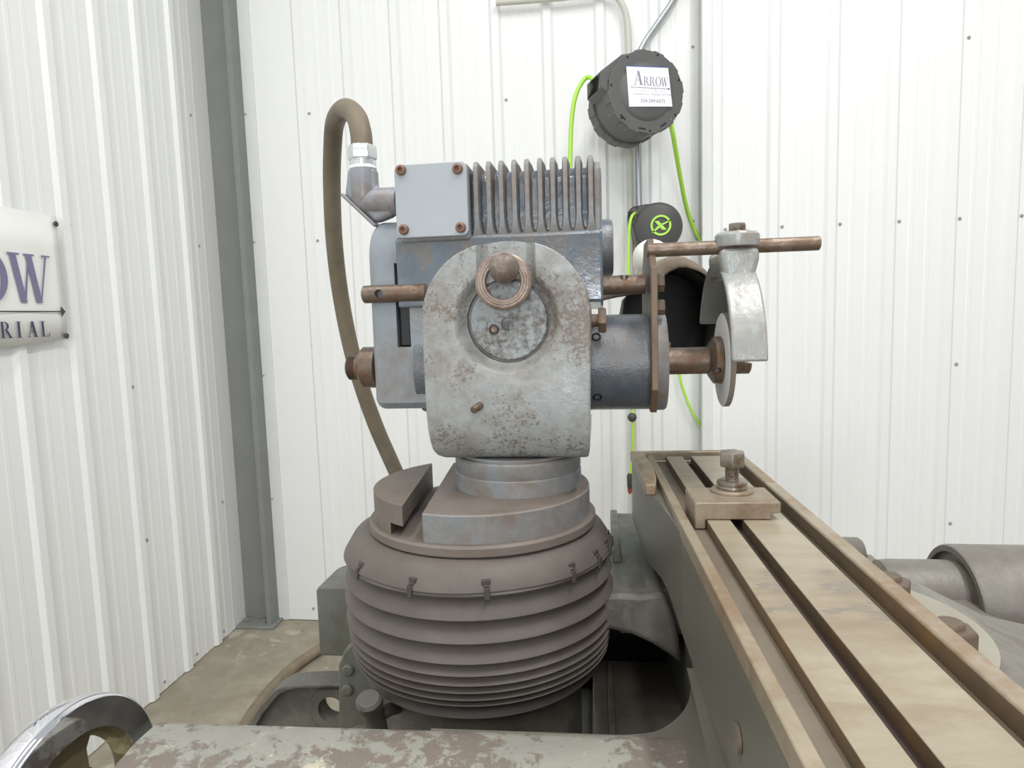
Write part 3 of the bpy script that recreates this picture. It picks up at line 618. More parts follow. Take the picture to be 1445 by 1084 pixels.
lips = [838, 878, 910, 939, 957, 971.6, 983, 994, 1003, 1028]
rad = [0.199, 0.199, 0.2005, 0.200, 0.1985, 0.197, 0.1955, 0.194, 0.1925, 0.181]
for k in range(1, len(lips)):
    z_t, z_b = zf(lips[k-1])-0.004, zf(lips[k]); r = rad[k]; h = z_t-z_b
    rin = r-min(0.032, 0.014+h*0.6)
    pr_ = [(rin-0.004, z_t+0.006), (rin, z_t+0.003), (r-(r-rin)*0.30, z_b+h*0.50), (r-0.0015, z_b+h*0.10+0.0015), (r, z_b+0.001), (r-0.0015, z_b), (rin-0.004, z_b+0.004)]
    b = B(); lathe(b, pr_, AXB, 'z', 112, close=False); obj('fold', b, M_BELLOW, bel, ang=60)
tie = None
for (x, y) in ((512, 797), (600.5, 824), (701, 829), (810, 806), (846, 779), (861, 752), (866, 735), (504, 742)):
    X = P(x, y, 0.9).x
    ca = max(-0.999, min(0.999, (P(x, y, BY-0.12).x-AXB[0])/0.199)); a = -math.acos(ca) if y > 745 else math.acos(ca)*0.35
    er = Vector((math.cos(a), math.sin(a), 0)); pt = Vector((AXB[0], AXB[1], zc0))+er*0.198
    M_ = Matrix.Translation(pt) @ Matrix.Rotation(a+math.pi/2+random.uniform(-0.3, 0.3), 4, 'Z')
    b = B(); box(b, -0.0035, 0.0035, -0.003, 0.0, -0.009, 0.006); box(b, -0.0035, 0.0035, 0.0, 0.012, 0.006, 0.0085); box(b, -0.0055, 0.0055, 0.003, 0.009, 0.008, 0.014)
    bmesh.ops.transform(b, matrix=M_, verts=b.verts); obj('cable_tie', b, M_TIE, bel, 0.0006)
# ================================================================ MACHINE TABLE
TD = Vector((-0.0366, 0.99933, 0)); TV = Vector((0.99933, 0.0366, 0)); TO = Vector((0.0518, 1.1771, 0.0))
TM = Matrix(((TV.x, TD.x, 0, TO.x), (TV.y, TD.y, 0, TO.y), (0, 0, 1, 0), (0, 0, 0, 1)))
def tp(v, u, z): return TM @ Vector((v, u, z))
ZT = 1.15
tab = thing('grinder_table', tuple(tp(0.1, -0.5, 1.014)), 'long iron grinder table with T-slot and coolant troughs, running into the room', 'machine table')
def tbox(name, v0, v1, u0, u1, z0, z1, m, parent=tab, bevel=0.0012, **k):
    b = B(); box(b, v0, v1, u0, u1, z0, z1, TM); return obj(name, b, m, parent, bevel, **k)
UN = -1.02
body = tbox('table_body', 0.026, 0.185, UN, -0.006, 1.014, ZT-0.0135, M_TSIDE)
tbox('front_rail', 0.0255, 0.0375, UN, -0.012, ZT-0.02, ZT-0.0005, M_TRAIL, bevel=0.0015)
tbox('front_trough', 0.037, 0.058, UN, -0.012, ZT-0.02, ZT-0.012, M_TROUGH)
b = B(); box(b, 0.0575, 0.0852, UN, -0.026, ZT-0.02, ZT, TM); o = obj('narrow_way', b, M_TTOP, tab, 0.0008, mats=[M_TTOP, M_TSLOT])
for p in o.data.polygons:
    if abs(p.normal.z) < 0.5: p.material_index = 1
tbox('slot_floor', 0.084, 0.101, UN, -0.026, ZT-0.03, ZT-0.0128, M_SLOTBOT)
b = B(); box(b, 0.0996, 0.1515, UN, -0.026, ZT-0.02, ZT, TM); o = obj('wide_way', b, M_TTOP, tab, 0.0008, mats=[M_TTOP, M_TSLOT])
for p in o.data.polygons:
    if abs(p.normal.z) < 0.5: p.material_index = 1
tbox('rear_trough', 0.151, 0.173, UN, -0.012, ZT-0.03, ZT-0.012, M_TROUGH)
b = B(); prism(b, [(0.1665, ZT-0.03), (0.1665, ZT+0.004), (0.168, ZT+0.006), (0.182, ZT+0.006), (0.186, ZT+0.002), (0.186, ZT-0.03)], 'y', UN, 0.0, TM); o = obj('rear_rim', b, M_TRAIL, tab, 0.001, mats=[M_TRAIL, M_TSLOT])
for p in o.data.polygons:
    if p.normal.x < -0.8: p.material_index = 1
# far end lip that returns round the front corner
lip = [(-0.001, 0.002), (0.186, 0.006), (0.186, -0.010), (0.160, -0.010), (0.150, -0.008), (0.032, -0.010), (0.022, -0.016), (0.0235, -0.06), (0.026, -0.11), (0.022, -0.190), (0.016, -0.232), (0.001, -0.232)]
b = B(); prism(b, lip, 'z', ZT-0.012, ZT+0.004, TM); obj('end_lip', b, M_TRAIL, tab, 0.002)
tbox('end_trough', 0.0262, 0.1848, -0.032, -0.0075, ZT-0.02, ZT-0.0125, M_TROUGH)
b = B(); prism(b, [(0.0015, 0.0), (0.03, 0.0), (0.03, -0.42), (0.0262, -0.40), (0.018, -0.27), (0.0045, -0.20)], 'z', 1.03, ZT-0.012, TM); obj('end_skirt', b, M_TSIDE, tab, 0.004)
pd_ = FZ(1003, 940, 1.07)
b = B(); lathe(b, [(0.011, 0), (0.011, 0.003), (0.0085, 0.0035), (0.0, 0.001)], tp(0.0255, -0.675, 1.068), -TV, 24); obj('oil_plug', b, M_TROUGH, body)
# clamp block with bolt on the table
clp = thing('table_stop_clamp', tuple(tp(0.10, -0.33, ZT)), 'steel stop block with upright hex bolt, clamped on the table ways', 'clamp')
b = B(); prism(b, [(0.0435, ZT-0.011), (0.0435, ZT+0.019), (0.0455, ZT+0.0215), (0.143, ZT+0.0215), (0.143, ZT+0.009), (0.132, ZT+0.007), (0.132, ZT+0.0005), (0.0565, ZT+0.0005), (0.0565, ZT-0.011)], 'y', -0.385, -0.315, TM); obj('clamp_block', b, M_CLAMP, clp, 0.0025)
cb = tp(0.098, -0.335, 0)
b = B(); lathe(b, [(0.026, 0), (0.026, 0.003), (0.024, 0.005), (0.0, 0.005)], (cb.x, cb.y, ZT+0.021), 'z', 40); obj('boss', b, M_CLAMP, clp)
b = B(); lathe(b, [(0.0175, 0), (0.0185, 0.001), (0.0185, 0.0035), (0.0175, 0.0048), (0.0185, 0.006), (0.0185, 0.009), (0.016, 0.0105), (0.008, 0.0105)], (cb.x, cb.y, ZT+0.026), 'z', 36); obj('washer', b, M_HEXB, clp)
prof = [(0.0082, 0)]
for k in range(8): prof += [(0.0088, k*0.0022+0.0008), (0.0078, k*0.0022+0.0018)]
b = B(); lathe(b, prof+[(0.0085, 0.0205)], (cb.x, cb.y, ZT+0.036), 'z', 20); obj('bolt_shank', b, M_HEXB, clp, ang=15)
b = B(); hexa(b, (cb.x, cb.y, ZT+0.054), 'z', 0.0166, 0.0185, 0.35, 0.07); obj('bolt_head', b, M_HEXB, clp, 0.0006)
# ================================================================ MACHINE BASE CASTINGS
base = thing('machine_pedestal', (-0.1, 1.0, 0.0), 'green-grey grinder base casting with saddle arch, below bellows and table', 'machine base')
def xz(pts, Y): return [(P(x, y, Y).x, P(x, y, Y).z) for x, y in pts]
b = B(); box(b, -0.42, 0.22, 0.86, 1.55, 0.0, 0.74); obj('pedestal', b, M_GREEN, base, 0.02)
b = B(); box(b, -0.36, 0.235, 0.10, 0.60, 0.0, 0.70); obj('apron', b, M_GREEN, base, 0.02)
b = B(); lathe(b, [(0.150, 0.70), (0.150, 0.905), (0.14, 0.915)], AXB, 'z', 72); obj('column_drum', b, M_DCAST, base)
# front bar with peeling paint
prof = [(-0.497, 0.80), (-0.495, 0.936)]+[(-0.515+0.02*math.cos(math.radians(t)), 0.936+0.02*math.sin(math.radians(t))) for t in (30, 60, 90)]
prof += [(-0.545, 0.958), (-0.575, 0.955), (-0.600, 0.945), (-0.622, 0.927), (-0.636, 0.90), (-0.64, 0.87), (-0.64, 0.70), (-0.497, 0.70)]
b = B(); prism(b, prof, 'x', -0.572, 0.016, TM); bmesh.ops.recalc_face_normals(b, faces=b.faces)
ed = [e for e in b.edges if max((TM.inverted() @ v.co).x for v in e.verts) < -0.571 and min(v.co.z for v in e.verts) > 0.71]
bmesh.ops.bevel(b, geom=ed, offset=0.018, segments=4, profile=0.5, affect='EDGES', clamp_overlap=True)
obj('front_bar', b, M_BAR, base, ang=40, label='peeling grey rounded bar')
# saddle fillet between bar and table
pts = [(880, 1037), (905, 1035), (927, 1031), (948, 1019), (964, 1003), (973, 984), (974, 962), (968, 930)]
sp = xz(pts, 0.705); sp = [(v.x, v.y) for v in smooth_path([Vector((a, c, 0)) for a, c in sp], 3)]
sp = [(a_, min(c_2, 1.0132)) for a_, c_2 in sp]
sp = [(max(sp[0][0]-0.25, -0.2), sp[0][1]-0.004)]+sp+[(0.16, sp[-1][1]), (0.16, 0.70), (max(sp[0][0]-0.25, -0.2), 0.70)]
b = B(); prism(b, sp, 'y', 0.45, 0.705); obj('saddle', b, M_TSIDE, base, 0.004, ang=50)  # table-side material darkens the saddle, painting the shadow on its side
b = B(); box(b, 0.030, 0.18, -0.60, -0.44, 0.70, 1.0145, TM); obj('saddle_block', b, M_TSIDE, base, 0.004)  # same darkened material, shade put into the colour
b = B(); box(b, 0.055, 0.18, -1.0, 0.12, 0.70, 1.014, TM); obj('table_slide', b, M_DCAST, base, 0.003)
# slide way behind the bellows on the right
b = B(); box(b, 0.022, 0.12, 0.945, 1.315, 0.93, 1.0); obj('slide_way', b, M_GREEN, base, 0.004)
b = B(); box(b, 0.016, 0.030, 1.05, 1.318, 0.95, 1.006); obj('way_edge', b, M_GREEN, base, 0.003)
b = B(); box(b, -0.02, 0.032, 0.955, 1.05, 0.94, 0.996); obj('way_pad', b, M_DCAST, base, 0.004)
arch = xz([(835, 838), (872, 836), (905, 838), (936, 834), (950, 868), (958, 900), (962, 938), (945, 924), (920, 908), (892, 895), (862, 888), (835, 886)], 0.93)
b = B(); prism(b, arch, 'y', 0.925, 1.12); obj('saddle_arch', b, M_DCAST, base, 0.008, 3)
b = B(); box(b, -0.05, 0.2, 1.12, 1.14, 0.70, 0.98); obj('arch_cavity_shade', b, M_BLACK, base)  # black panel painting the shade of the cavity under the arch
b = B(); box(b, -0.02, 0.12, 0.70, 1.12, 0.74, 0.795); obj('chip_pan', b, M_PAN, base, 0.003)
b = B(); box(b, 0.004, 0.014, 0.70, 1.10, 0.79, 0.803); obj('pan_rib', b, M_PAN, base, 0.002)
# rear left slide block
pk = P(445, 828, 1.20)
b = B(); prism(b, [(pk.x, pk.z-0.143), (pk.x, pk.z-0.01), (pk.x+0.006, pk.z+0.0), (pk.x+0.35, pk.z), (pk.x+0.35, pk.z-0.143)], 'y', 1.20, 1.33)
bmesh.ops.recalc_face_normals(b, faces=b.faces)
ed = [e for e in b.edges if all(v.co.x < pk.x+0.01 for v in e.verts) and all(v.co.y > 1.32 for v in e.verts)]
bmesh.ops.bevel(b, geom=ed, offset=0.04, segments=4, profile=0.5, affect='EDGES', clamp_overlap=True)
obj('rear_slide_block', b, M_GREEN, base, 0.004)
# dark arm casting with a round hole
arm = xz([(354, 1026), (376, 992), (396, 970), (410, 963), (430, 961), (500, 959), (500, 1060), (354, 1060)], 1.02)
b = B(); prism(b, arm, 'y', 1.02, 1.045)
ph = P(470, 998, 1.02); c_ = B(); cyl(c_, (ph.x, 0.95, ph.z), 'y', 0.022, 0.3, 32); b = boolean(b, c_); obj('lug_arm', b, M_DCAST, base, 0.003)
b = B(); lathe(b, [(0.036, 0), (0.040, 0.004), (0.040, 0.012)], (ph.x, 1.011, ph.z), 'y', 40, close=False); lathe(b, [(0.036, 0), (0.023, 0.0), (0.022, 0.012)], (ph.x, 1.011, ph.z), 'y', 40, close=False); obj('lug_boss', b, M_DCAST, base)
arm2 = xz([(350, 1026), (373, 990), (393, 967), (408, 960), (432, 958), (500, 956), (500, 961), (432, 963), (412, 966), (400, 973), (380, 997), (360, 1030)], 1.02)
b = B(); prism(b, arm2, 'y', 1.0, 1.045); obj('arm_rib', b, M_DCAST, base, 0.002)
bp = xz([(478, 1040), (477, 940), (485, 920), (500, 906), (575, 900), (600, 1040)], 0.985)
b = B(); prism(b, bp, 'y', 0.985, 1.01); brp = obj('bolted_bracket', b, M_GREEN, base, 0.003)
for (x, y) in ((492, 945), (491, 973)):
    p = P(x, y, 0.985); b = B(); lathe(b, [(0.0095, 0), (0.0095, 0.004), (0.007, 0.006), (0.0, 0.006)], (p.x, 0.985, p.z), (0, -1, 0), 20); obj('bolt_head', b, M_GREEN, brp)
pa_, pb_ = P(520, 986, 0.80), P(533, 1032, 0.825); b = B(); dv = pb_-pa_
lathe(b, [(0.0, -0.001), (0.014, -0.0005), (0.0175, 0.003), (0.0175, 0.012), (0.0145, 0.020), (0.014, dv.length)], pa_, dv, 32); obj('stub_lever', b, M_DCAST, base)
b = B(); tube(b, [P(531, 1014, 0.82), P(548, 1002, 0.84), P(570, 996, 0.87)], 0.009, 14); obj('lever_arm', b, M_DCAST, base)
# ================================================================ HANDWHEEL
XW = -0.55; hc = Vector((XW, 0.5845, 0.881)); hw = thing('handwheel', tuple(hc), 'chrome-rimmed handwheel with grimy web, left of the peeling bar', 'handwheel')
b = B(); lathe(b, [(0.092, 0.0), (0.1225, 0.0), (0.1245, 0.002), (0.1258, 0.010), (0.1258, 0.020), (0.123, 0.029), (0.117, 0.033), (0.098, 0.033), (0.092, 0.028), (0.092, 0.0)], hc, (-1, 0, 0), 96, close=False); obj('rim', b, M_CHROME, hw)
b = B()
ring_ = [(0.0925, 0.006), (0.086, 0.008), (0.082, 0.014), (0.082, 0.022), (0.086, 0.028), (0.0925, 0.028)]
lathe(b, ring_+[ring_[0]], hc, (-1, 0, 0), 96, close=False); obj('inner_flange', b, M_HUBWEB, hw)
b = B(); lathe(b, [(0.0, 0.012), (0.0925, 0.012), (0.0925, 0.024), (0.0, 0.024)], hc, (-1, 0, 0), 96)
for a in (30, 150, 270):
    pol = [(0.052*math.cos(math.radians(a+t)), 0.052*math.sin(math.radians(a+t))) for t in (-22, 0, 22)]
    pol += [(0.070*math.cos(math.radians(a+34)), 0.070*math.sin(math.radians(a+34)))]+[(0.086*math.cos(math.radians(a+t)), 0.086*math.sin(math.radians(a+t))) for t in (33, 20, 7, -7, -20, -33)]
    pol += [(0.070*math.cos(math.radians(a-34)), 0.070*math.sin(math.radians(a-34)))]
    c_ = B(); prism(c_, [(hc.y+u_, hc.z+v_) for u_, v_ in pol], 'x', XW-0.06, XW+0.03); b = boolean(b, c_)
obj('web', b, M_HUBWEB, hw, 0.002)
b = B(); lathe(b, [(0.0, -0.004), (0.028, -0.004), (0.032, 0.0), (0.032, 0.035), (0.0, 0.035)], hc, (-1, 0, 0), 40); obj('hub', b, M_HUBWEB, hw)
b = B(); cyl(b, hc+Vector((-0.01, 0, 0)), 'x', 0.018, 0.08, 28); obj('shaft', b, M_RUST, hw)
# ================================================================ WORKHEAD BEHIND THE TABLE
wk = thing('swivel_workhead', (0.36, 0.82, 0.0), 'worn grey workhead casting with motor drum and pale swivel plate, right of table', 'workhead')
b = B(); prism(b, clip(circle(0.2133, 0.643, 0.1325, 96), -TV.x, -TV.y, -(TO.dot(TV)+0.1872)), 'z', 1.09, 1.10); swp = obj('swivel_plate', b, M_SWIV, wk, 0.001)
for (x, y) in ((1266, 822), (1354, 890)):
    p = FZ(x, y, 1.118); q = Vector((p.x-0.006, p.y, 1.0995))
    b = B(); hexa(b, q, 'z', 0.0195, 0.022, random.random(), 0.1); obj('nut', b, M_RUST_D, swp, 0.001)
    b = B(); lathe(b, [(0.0115, 0), (0.0115, 0.003), (0.0100, 0.005), (0.0, 0.005)], q+Vector((-0.001, 0.002, 0.021)), 'z', 24); obj('stud', b, M_RUST_D, swp)
b = B(); prism(b, [(0.262, 1.089), (0.345, 1.089), (0.42, 1.050), (0.60, 1.01), (0.60, 0.90), (0.262, 0.90)], 'y', 0.44, 0.78); obj('casting_body', b, M_WORK, wk, 0.004)
b = B(); prism(b, [(0.30, 1.02), (0.46, 1.02), (0.60, 0.97), (0.60, 0.88), (0.30, 0.88)], 'y', 0.76, 0.95); obj('casting_web', b, M_WORK, wk, 0.006)
b = B(); lathe(b, [(0.036, 0), (0.046, 0.008), (0.0475, 0.02), (0.0475, 0.20)], (0.366, 0.93, 1.006), 'x', 56); obj('casting_barrel', b, M_WORK, wk)
b = B(); lathe(b, [(0.050, 0.006), (0.076, 0.006), (0.076, 0.0), (0.0835, 0.0), (0.0855, 0.003), (0.0855, 0.30)], (0.465, 0.93, 0.988), 'x', 72); drum = obj('motor_drum', b, M_WORK, wk)
p = P(1205, 784, 1.02); b = B(); lathe(b, [(0.0, 0), (0.012, 0.0), (0.024, 0.002), (0.027, 0.006), (0.027, 0.05)], (p.x+0.012, 1.02, p.z), (-1, 0, 0.0), 36); obj('rear_knob', b, M_WORK, wk)
b = B(); box(b, 0.27, 0.40, 0.96, 1.03, 0.90, p.z+0.0); obj('rear_post', b, M_WORK, wk, 0.004)
b = B(); box(b, 0.262, 0.60, 0.47, 1.03, 0.0, 0.905); obj('support', b, M_GREEN, wk, 0.01)
p = P(1437, 880, 0.80); b = B(); lathe(b, [(0.007, 0), (0.007, 0.003), (0.005, 0.0045), (0.0, 0.0045)], (0.452, 0.735, 1.0425), (0.22, 0, 1), 16); obj('screw', b, M_WORK, wk)
# ================================================================ FLOOR HOSE
fp = [FZ(x, y, 0.025) for x, y in ((520, 885), (475, 903), (442, 922), (412, 944), (385, 970), (366, 993), (350, 1017), (332, 1050))]
b = B(); tube(b, fp, 0.021, 16, 8); tag(obj('floor_hose', b, M_FLOORHOSE), 'brown hose lying curved on the concrete floor by the machine', 'hose')
# ================================================================ LETTERING
def glyph(ch):
    """serif capitals as polygons in a unit-high cell"""
    T, t, s = 0.15, 0.045, 0.035
    def rect(x0, x1, y0, y1): return [(x0, y0), (x1, y0), (x1, y1), (x0, y1)]
    def st(x0, y0, x1, y1, w0): return [(x0, y0), (x0+w0, y0), (x1+w0, y1), (x1, y1)]
    def ring(cx_, cy_, rxo, ryo, rxi, ryi, a0, a1, n=28):
        out = []
        for k in range(n):
            p, q = math.radians(a0+(a1-a0)*k/n), math.radians(a0+(a1-a0)*(k+1)/n)
            out.append([(cx_+rxo*math.cos(p), cy_+ryo*math.sin(p)), (cx_+rxo*math.cos(q), cy_+ryo*math.sin(q)), (cx_+rxi*math.cos(q), cy_+ryi*math.sin(q)), (cx_+rxi*math.cos(p), cy_+ryi*math.sin(p))])
        return out
    if ch == 'I': return [rect(.10, .10+T, 0, 1), rect(0, .35, 0, s), rect(0, .35, 1-s, 1)], .35
    if ch == 'L': return [rect(.10, .10+T, 0, 1), rect(0, .35, 1-s, 1), rect(0, .66, 0, s), [(.58, 0), (.66, 0), (.68, .26), (.655, .26)]], .68
    if ch == 'T': return [rect(.27, .27+T, 0, 1), rect(.17, .52, 0, s), rect(0, .69, 1-s, 1), [(0, 1), (0, .76), (.025, .76), (.07, 1)], [(.69, 1), (.69, .76), (.665, .76), (.62, 1)]], .69
    if ch == 'A': return [st(.06, 0, .36, 1, t), st(.52, 0, .30, 1, T+.02), rect(.16, .54, .32, .32+s), rect(0, .2, 0, s), rect(.44, .78, 0, s)], .78
    if ch == 'W': return [st(.22, 0, .04, 1, T), [(.30, 0), (.345, 0), (.50, .86), (.46, .86)], st(.60, 0, .42, 1, T), [(.70, 0), (.735, 0), (.96, 1), (.915, 1)], rect(0, .28, 1-s, 1), rect(.38, .64, 1-s, 1), rect(.83, 1.04, 1-s, 1)], 1.04
    if ch == 'O': return ring(.43, .5, .43, .52, .27, .485, 0, 360, 40), .86
    if ch == 'D': return [rect(.08, .08+T, 0, 1), rect(0, .35, 0, s), rect(0, .35, 1-s, 1)]+ring(.32, .5, .46, .5, .30, .462, -90, 90), .78
    if ch == 'U': return [rect(.08, .08+T, .3, 1), rect(.62, .62+t, .3, 1), rect(0, .32, 1-s, 1), rect(.53, .76, 1-s, 1)]+ring(.3725, .32, .2925, .34, .25-.105, .27, 180, 360), .76
    if ch == 'N': return [rect(.08, .08+t, 0, 1), rect(.70, .70+t, 0, 1), [(.04, 1), (.20, 1), (.745, 0), (.68, 0)], rect(0, .22, 0, s), rect(.60, .84, 1-s, 1)], .84
    if ch == 'S': return ring(.28, .74, .23, .26, .12, .22, 20, 270, 20)+ring(.28, .26, .25, .26, .12, .22, -160, 90, 20), .54
    if ch == 'R': return [rect(.08, .08+T, 0, 1), rect(0, .35, 0, s), rect(0, .35, 1-s, 1)]+ring(.30, .74, .31, .26, .16, .222, -90, 90, 16)+[st(.62, 0, .34, .5, T), rect(.54, .86, 0, s)], .84
    return [], .3
def letter(ch, M, m, parent, depth=0.0006, sx_=1.0, name='letter'):
    """M maps (s, z) of the unit cell to the room; depth along M's third axis"""
    polys, wd = glyph(ch); b = B()
    for k, pl in enumerate(polys):
        d_ = depth*(1+0.02*k)
        A = [b.verts.new(M @ Vector((x*sx_, y, 0))) for x, y in pl]; C = [b.verts.new(M @ Vector((x*sx_, y, d_))) for x, y in pl]
        b.faces.new(A); b.faces.new(C[::-1])
        for i in range(len(pl)): b.faces.new((A[i], C[i], C[(i+1) % len(pl)], A[(i+1) % len(pl)]))
    return obj(name, b, m, parent, smooth=False), wd
# ================================================================ WALL BANNER
XB = -1.656
ban = thing('wall_banner', (XB, 1.5, 1.36), 'white vinyl company banner with arrow emblem fixed to the left wall', 'banner')
b = B(); nY = 40; rows = []
for i in range(nY+1):
    yy = 0.80+(1.905-0.80)*i/nY; t = (yy-1.0)/0.9
    rows.append([b.verts.new((XB-0.002+0.0015*math.sin(yy*29.4)+0.001*math.sin(zz_*9), yy, zz_+(0.010*math.sin(yy*7.0) if zz_ < 1.4 else 0.006*math.cos(yy*5)))) for zz_ in (1.360, 1.45, 1.55, 1.65, 1.752)])
for A, C in zip(rows, rows[1:]):
    for k in range(4): b.faces.new((A[k], A[k+1], C[k+1], C[k]))
cl = obj('vinyl_sheet', b, M_BANNER, ban); sd = cl.modifiers.new('t', 'SOLIDIFY'); sd.thickness = 0.0015; sd.offset = 1
XI = XB+0.0030
def LM(s, z, h): return Matrix(((0, 0, 1, XI), (h, 0, 0, s), (0, h, 0, z), (0, 0, 0, 1)))
zb_, hh = 1.479, 0.142
for ch, s in (('W', 1.709), ('O', 1.581), ('R', 1.454), ('R', 1.334)): letter(ch, LM(s, zb_, hh), M_INK, ban)
letter('A', LM(1.139, zb_, 0.235), M_INK, ban)
for ch, s in (('L', 1.811), ('A', 1.764), ('I', 1.727), ('R', 1.674), ('T', 1.632), ('S', 1.594), ('U', 1.546), ('D', 1.498), ('N', 1.446), ('I', 1.414)): letter(ch, LM(s-0.012, 1.3785, 0.046), M_INK2, ban)
b = B(); box(b, XI, XI+0.0006, 0.98, 1.885, 1.4515, 1.4555); obj('arrow_shaft', b, M_INKBR, ban, smooth=False)
b = B(); prism(b, [(1.880, 1.4535), (1.882, 1.470), (1.898, 1.4535), (1.882, 1.437)], 'x', XI, XI+0.0008); obj('arrow_head', b, M_INKBR, ban, smooth=False)
for (y_, z_) in ((1.8945, 1.722), (1.893, 1.378)):
    b = B(); lathe(b, [(0.0085, 0), (0.0085, 0.003), (0.006, 0.005), (0.0, 0.005)], (XI-0.001, y_, z_), 'x', 20); obj('grommet_screw', b, M_INKBR, ban)
# ================================================================ WALL CONDUITS
YCN = 2.812
def conduit(name, px, r, m, label):
    b = B(); tube(b, [P(x, y, YCN) for x, y in px], r, 14, 8); return tag(obj(name, b, m), label, 'conduit')
conduit('wall_conduit', [(700, 4), (780, -2), (845, -9), (866, -7), (879, 8), (885, 30), (887, 60), (888, 120), (889, 200), (890, 300), (891, 400), (893, 520), (894, 640), (895, 760), (897, 900)], 0.0125, M_CONDUIT, 'off-white conduit bending down the wall behind the large reel')
conduit('wall_conduit', [(985, -60), (966, -30), (950, 0), (930, 30), (912, 56), (903, 75), (900, 100), (900, 150), (901, 220), (902, 290), (903, 340), (904, 420)], 0.0120, M_GALV, 'galvanised conduit slanting down the wall, right of the off-white conduit')
# ================================================================ LARGE HOSE REEL
c0 = P(912.3, 129.5, 2.46); RW = Matrix.Translation(c0) @ Matrix.Rotation(math.radians(21), 4, 'Z')
reel = thing('hose_reel', tuple(RW @ Vector((0, 0.1, -0.16))), 'large charcoal hose reel with white paper label, on the back wall', 'hose reel')
def robj(name, b, m, parent, bevel=0.0, **k):
    bmesh.ops.transform(b, matrix=RW, verts=b.verts); return obj(name, b, m, parent, bevel, **k)
def ngon(r, n, a0=0.0): return [(r*math.cos(a0+2*math.pi*k/n), r*math.sin(a0+2*math.pi*k/n)) for k in range(n)]
RR = 0.139
gear = []
for k in range(12):
    for t, r in ((0.02, RR+0.001), (0.06, RR+0.005), (0.55, RR+0.005), (0.60, RR+0.001), (0.85, RR+0.001)): gear.append((r*math.cos(2*math.pi*(k+t)/12), r*math.sin(2*math.pi*(k+t)/12)))
b = B(); prism(b, gear, 'y', 0.0, 0.055); shell = robj('front_shell', b, M_REEL, reel, 0.006, segs=3)
b = B(); prism(b, ngon(RR-0.004, 48), 'y', 0.05, 0.155); robj('drum_shell', b, M_REEL, reel, 0.004)
gear2 = [(x*1.0, y) for x, y in gear]
b = B(); prism(b, gear2, 'y', 0.15, 0.205); robj('rear_shell', b, M_REEL, reel, 0.006, segs=3)
b = B(); lathe(b, [(0.0, -0.008), (0.088, -0.008), (0.094, -0.004), (0.100, 0.0), (0.100, 0.01), (0.0, 0.01)], (0, 0, 0), 'y', 56); robj('front_boss', b, M_REEL, reel)
for k in range(7):
    a = math.radians(20+k*51); b = B(); cyl(b, (0.132*math.cos(a), -0.001, 0.132*math.sin(a)), 'y', 0.004, 0.004, 12); robj('screw_hole', b, M_BLACK, shell)
for a in (225, 262, 300):
    a_ = math.radians(a); b = B(); box(b, -0.013, 0.013, -0.0012, 0.004, -0.0025, 0.0025, Matrix.Translation((0.126*math.cos(a_), 0, 0.126*math.sin(a_))) @ Matrix.Rotation(-(a_+math.pi/2), 4, 'Y')); robj('vent_slot', b, M_BLACK, shell)
b = B(); prism(b, [(-0.03, 0.136), (-0.085, 0.125), (-0.165, 0.065), (-0.165, 0.010), (-0.125, -0.015), (-0.05, 0.0)], 'y', 0.012, 0.15)
c_ = B(); box(c_, -0.2, -0.14, 0.045, 0.125, 0.015, 0.065); b = boolean(b, c_); robj('hose_mouth', b, M_REEL, reel, 0.004)
b = B(); box(b, -0.150, -0.138, 0.046, 0.124, 0.014, 0.066); robj('mouth_shade', b, M_BLACK, reel)  # black slab that paints the dark inside of the hose opening
b = B(); box(b, -0.03, 0.03, 0.19, 0.33, 0.02, 0.08); box(b, -0.03, 0.03, 0.19, 0.33, -0.08, -0.02); robj('wall_bracket', b, M_REEL2, reel, 0.003)
b = B(); prism(b, [(-0.079, 0.077), (0.0775, 0.080), (0.093, -0.049), (-0.070, -0.056)], 'y', -0.0105, -0.0095)
lab = robj('paper_label', b, M_PAPER, reel, smooth=False)
def RL(s, z, h, tilt=0.02):   # label plane: local x right, z up, proud towards -y
    return RW @ Matrix.Translation((s, -0.0106, z)) @ Matrix.Rotation(-tilt, 4, 'Y') @ Matrix(((h, 0, 0, 0), (0, 0, -1, 0), (0, h, 0, 0), (0, 0, 0, 1)))
letter('A', RL(-0.052, 0.018, 0.046), M_INKGR, lab, 0.0004)
for ch, s in (('R', -0.015), ('R', 0.007), ('O', 0.029), ('W', 0.051)): letter(ch, RL(s, 0.017, 0.030), M_INKGR, lab, 0.0004, 0.85)
for k, ch in enumerate('INDUSTRIAL'): letter(ch, RL(-0.042+k*0.0113, -0.004, 0.010), M_INKLT, lab, 0.0004)
b = B(); box(b, -0.056, 0.078, -0.0110, -0.0105, 0.0090, 0.0103); robj('arrow_shaft', b, M_INK2, lab, smooth=False)
b = B(); prism(b, [(0.076, 0.0097), (0.078, 0.0132), (0.084, 0.0097), (0.078, 0.0062)], 'y', -0.0111, -0.0105); robj('arrow_head', b, M_INK2, lab, smooth=False)
b = B(); prism(b, [(-0.066, 0.0135), (-0.058, 0.0145), (-0.053, 0.0100), (-0.058, 0.0055), (-0.066, 0.0060), (-0.062, 0.0097)], 'y', -0.0111, -0.0105); robj('arrow_fletching', b, M_INKLT, lab, smooth=False)
b = B(); prism(b, [(-0.079, 0.077), (0.0775, 0.080), (0.0775, 0.0825), (-0.079, 0.0795)], 'y', -0.0108, -0.0095); robj('blue_edge', b, M_INKBL, lab, smooth=False)
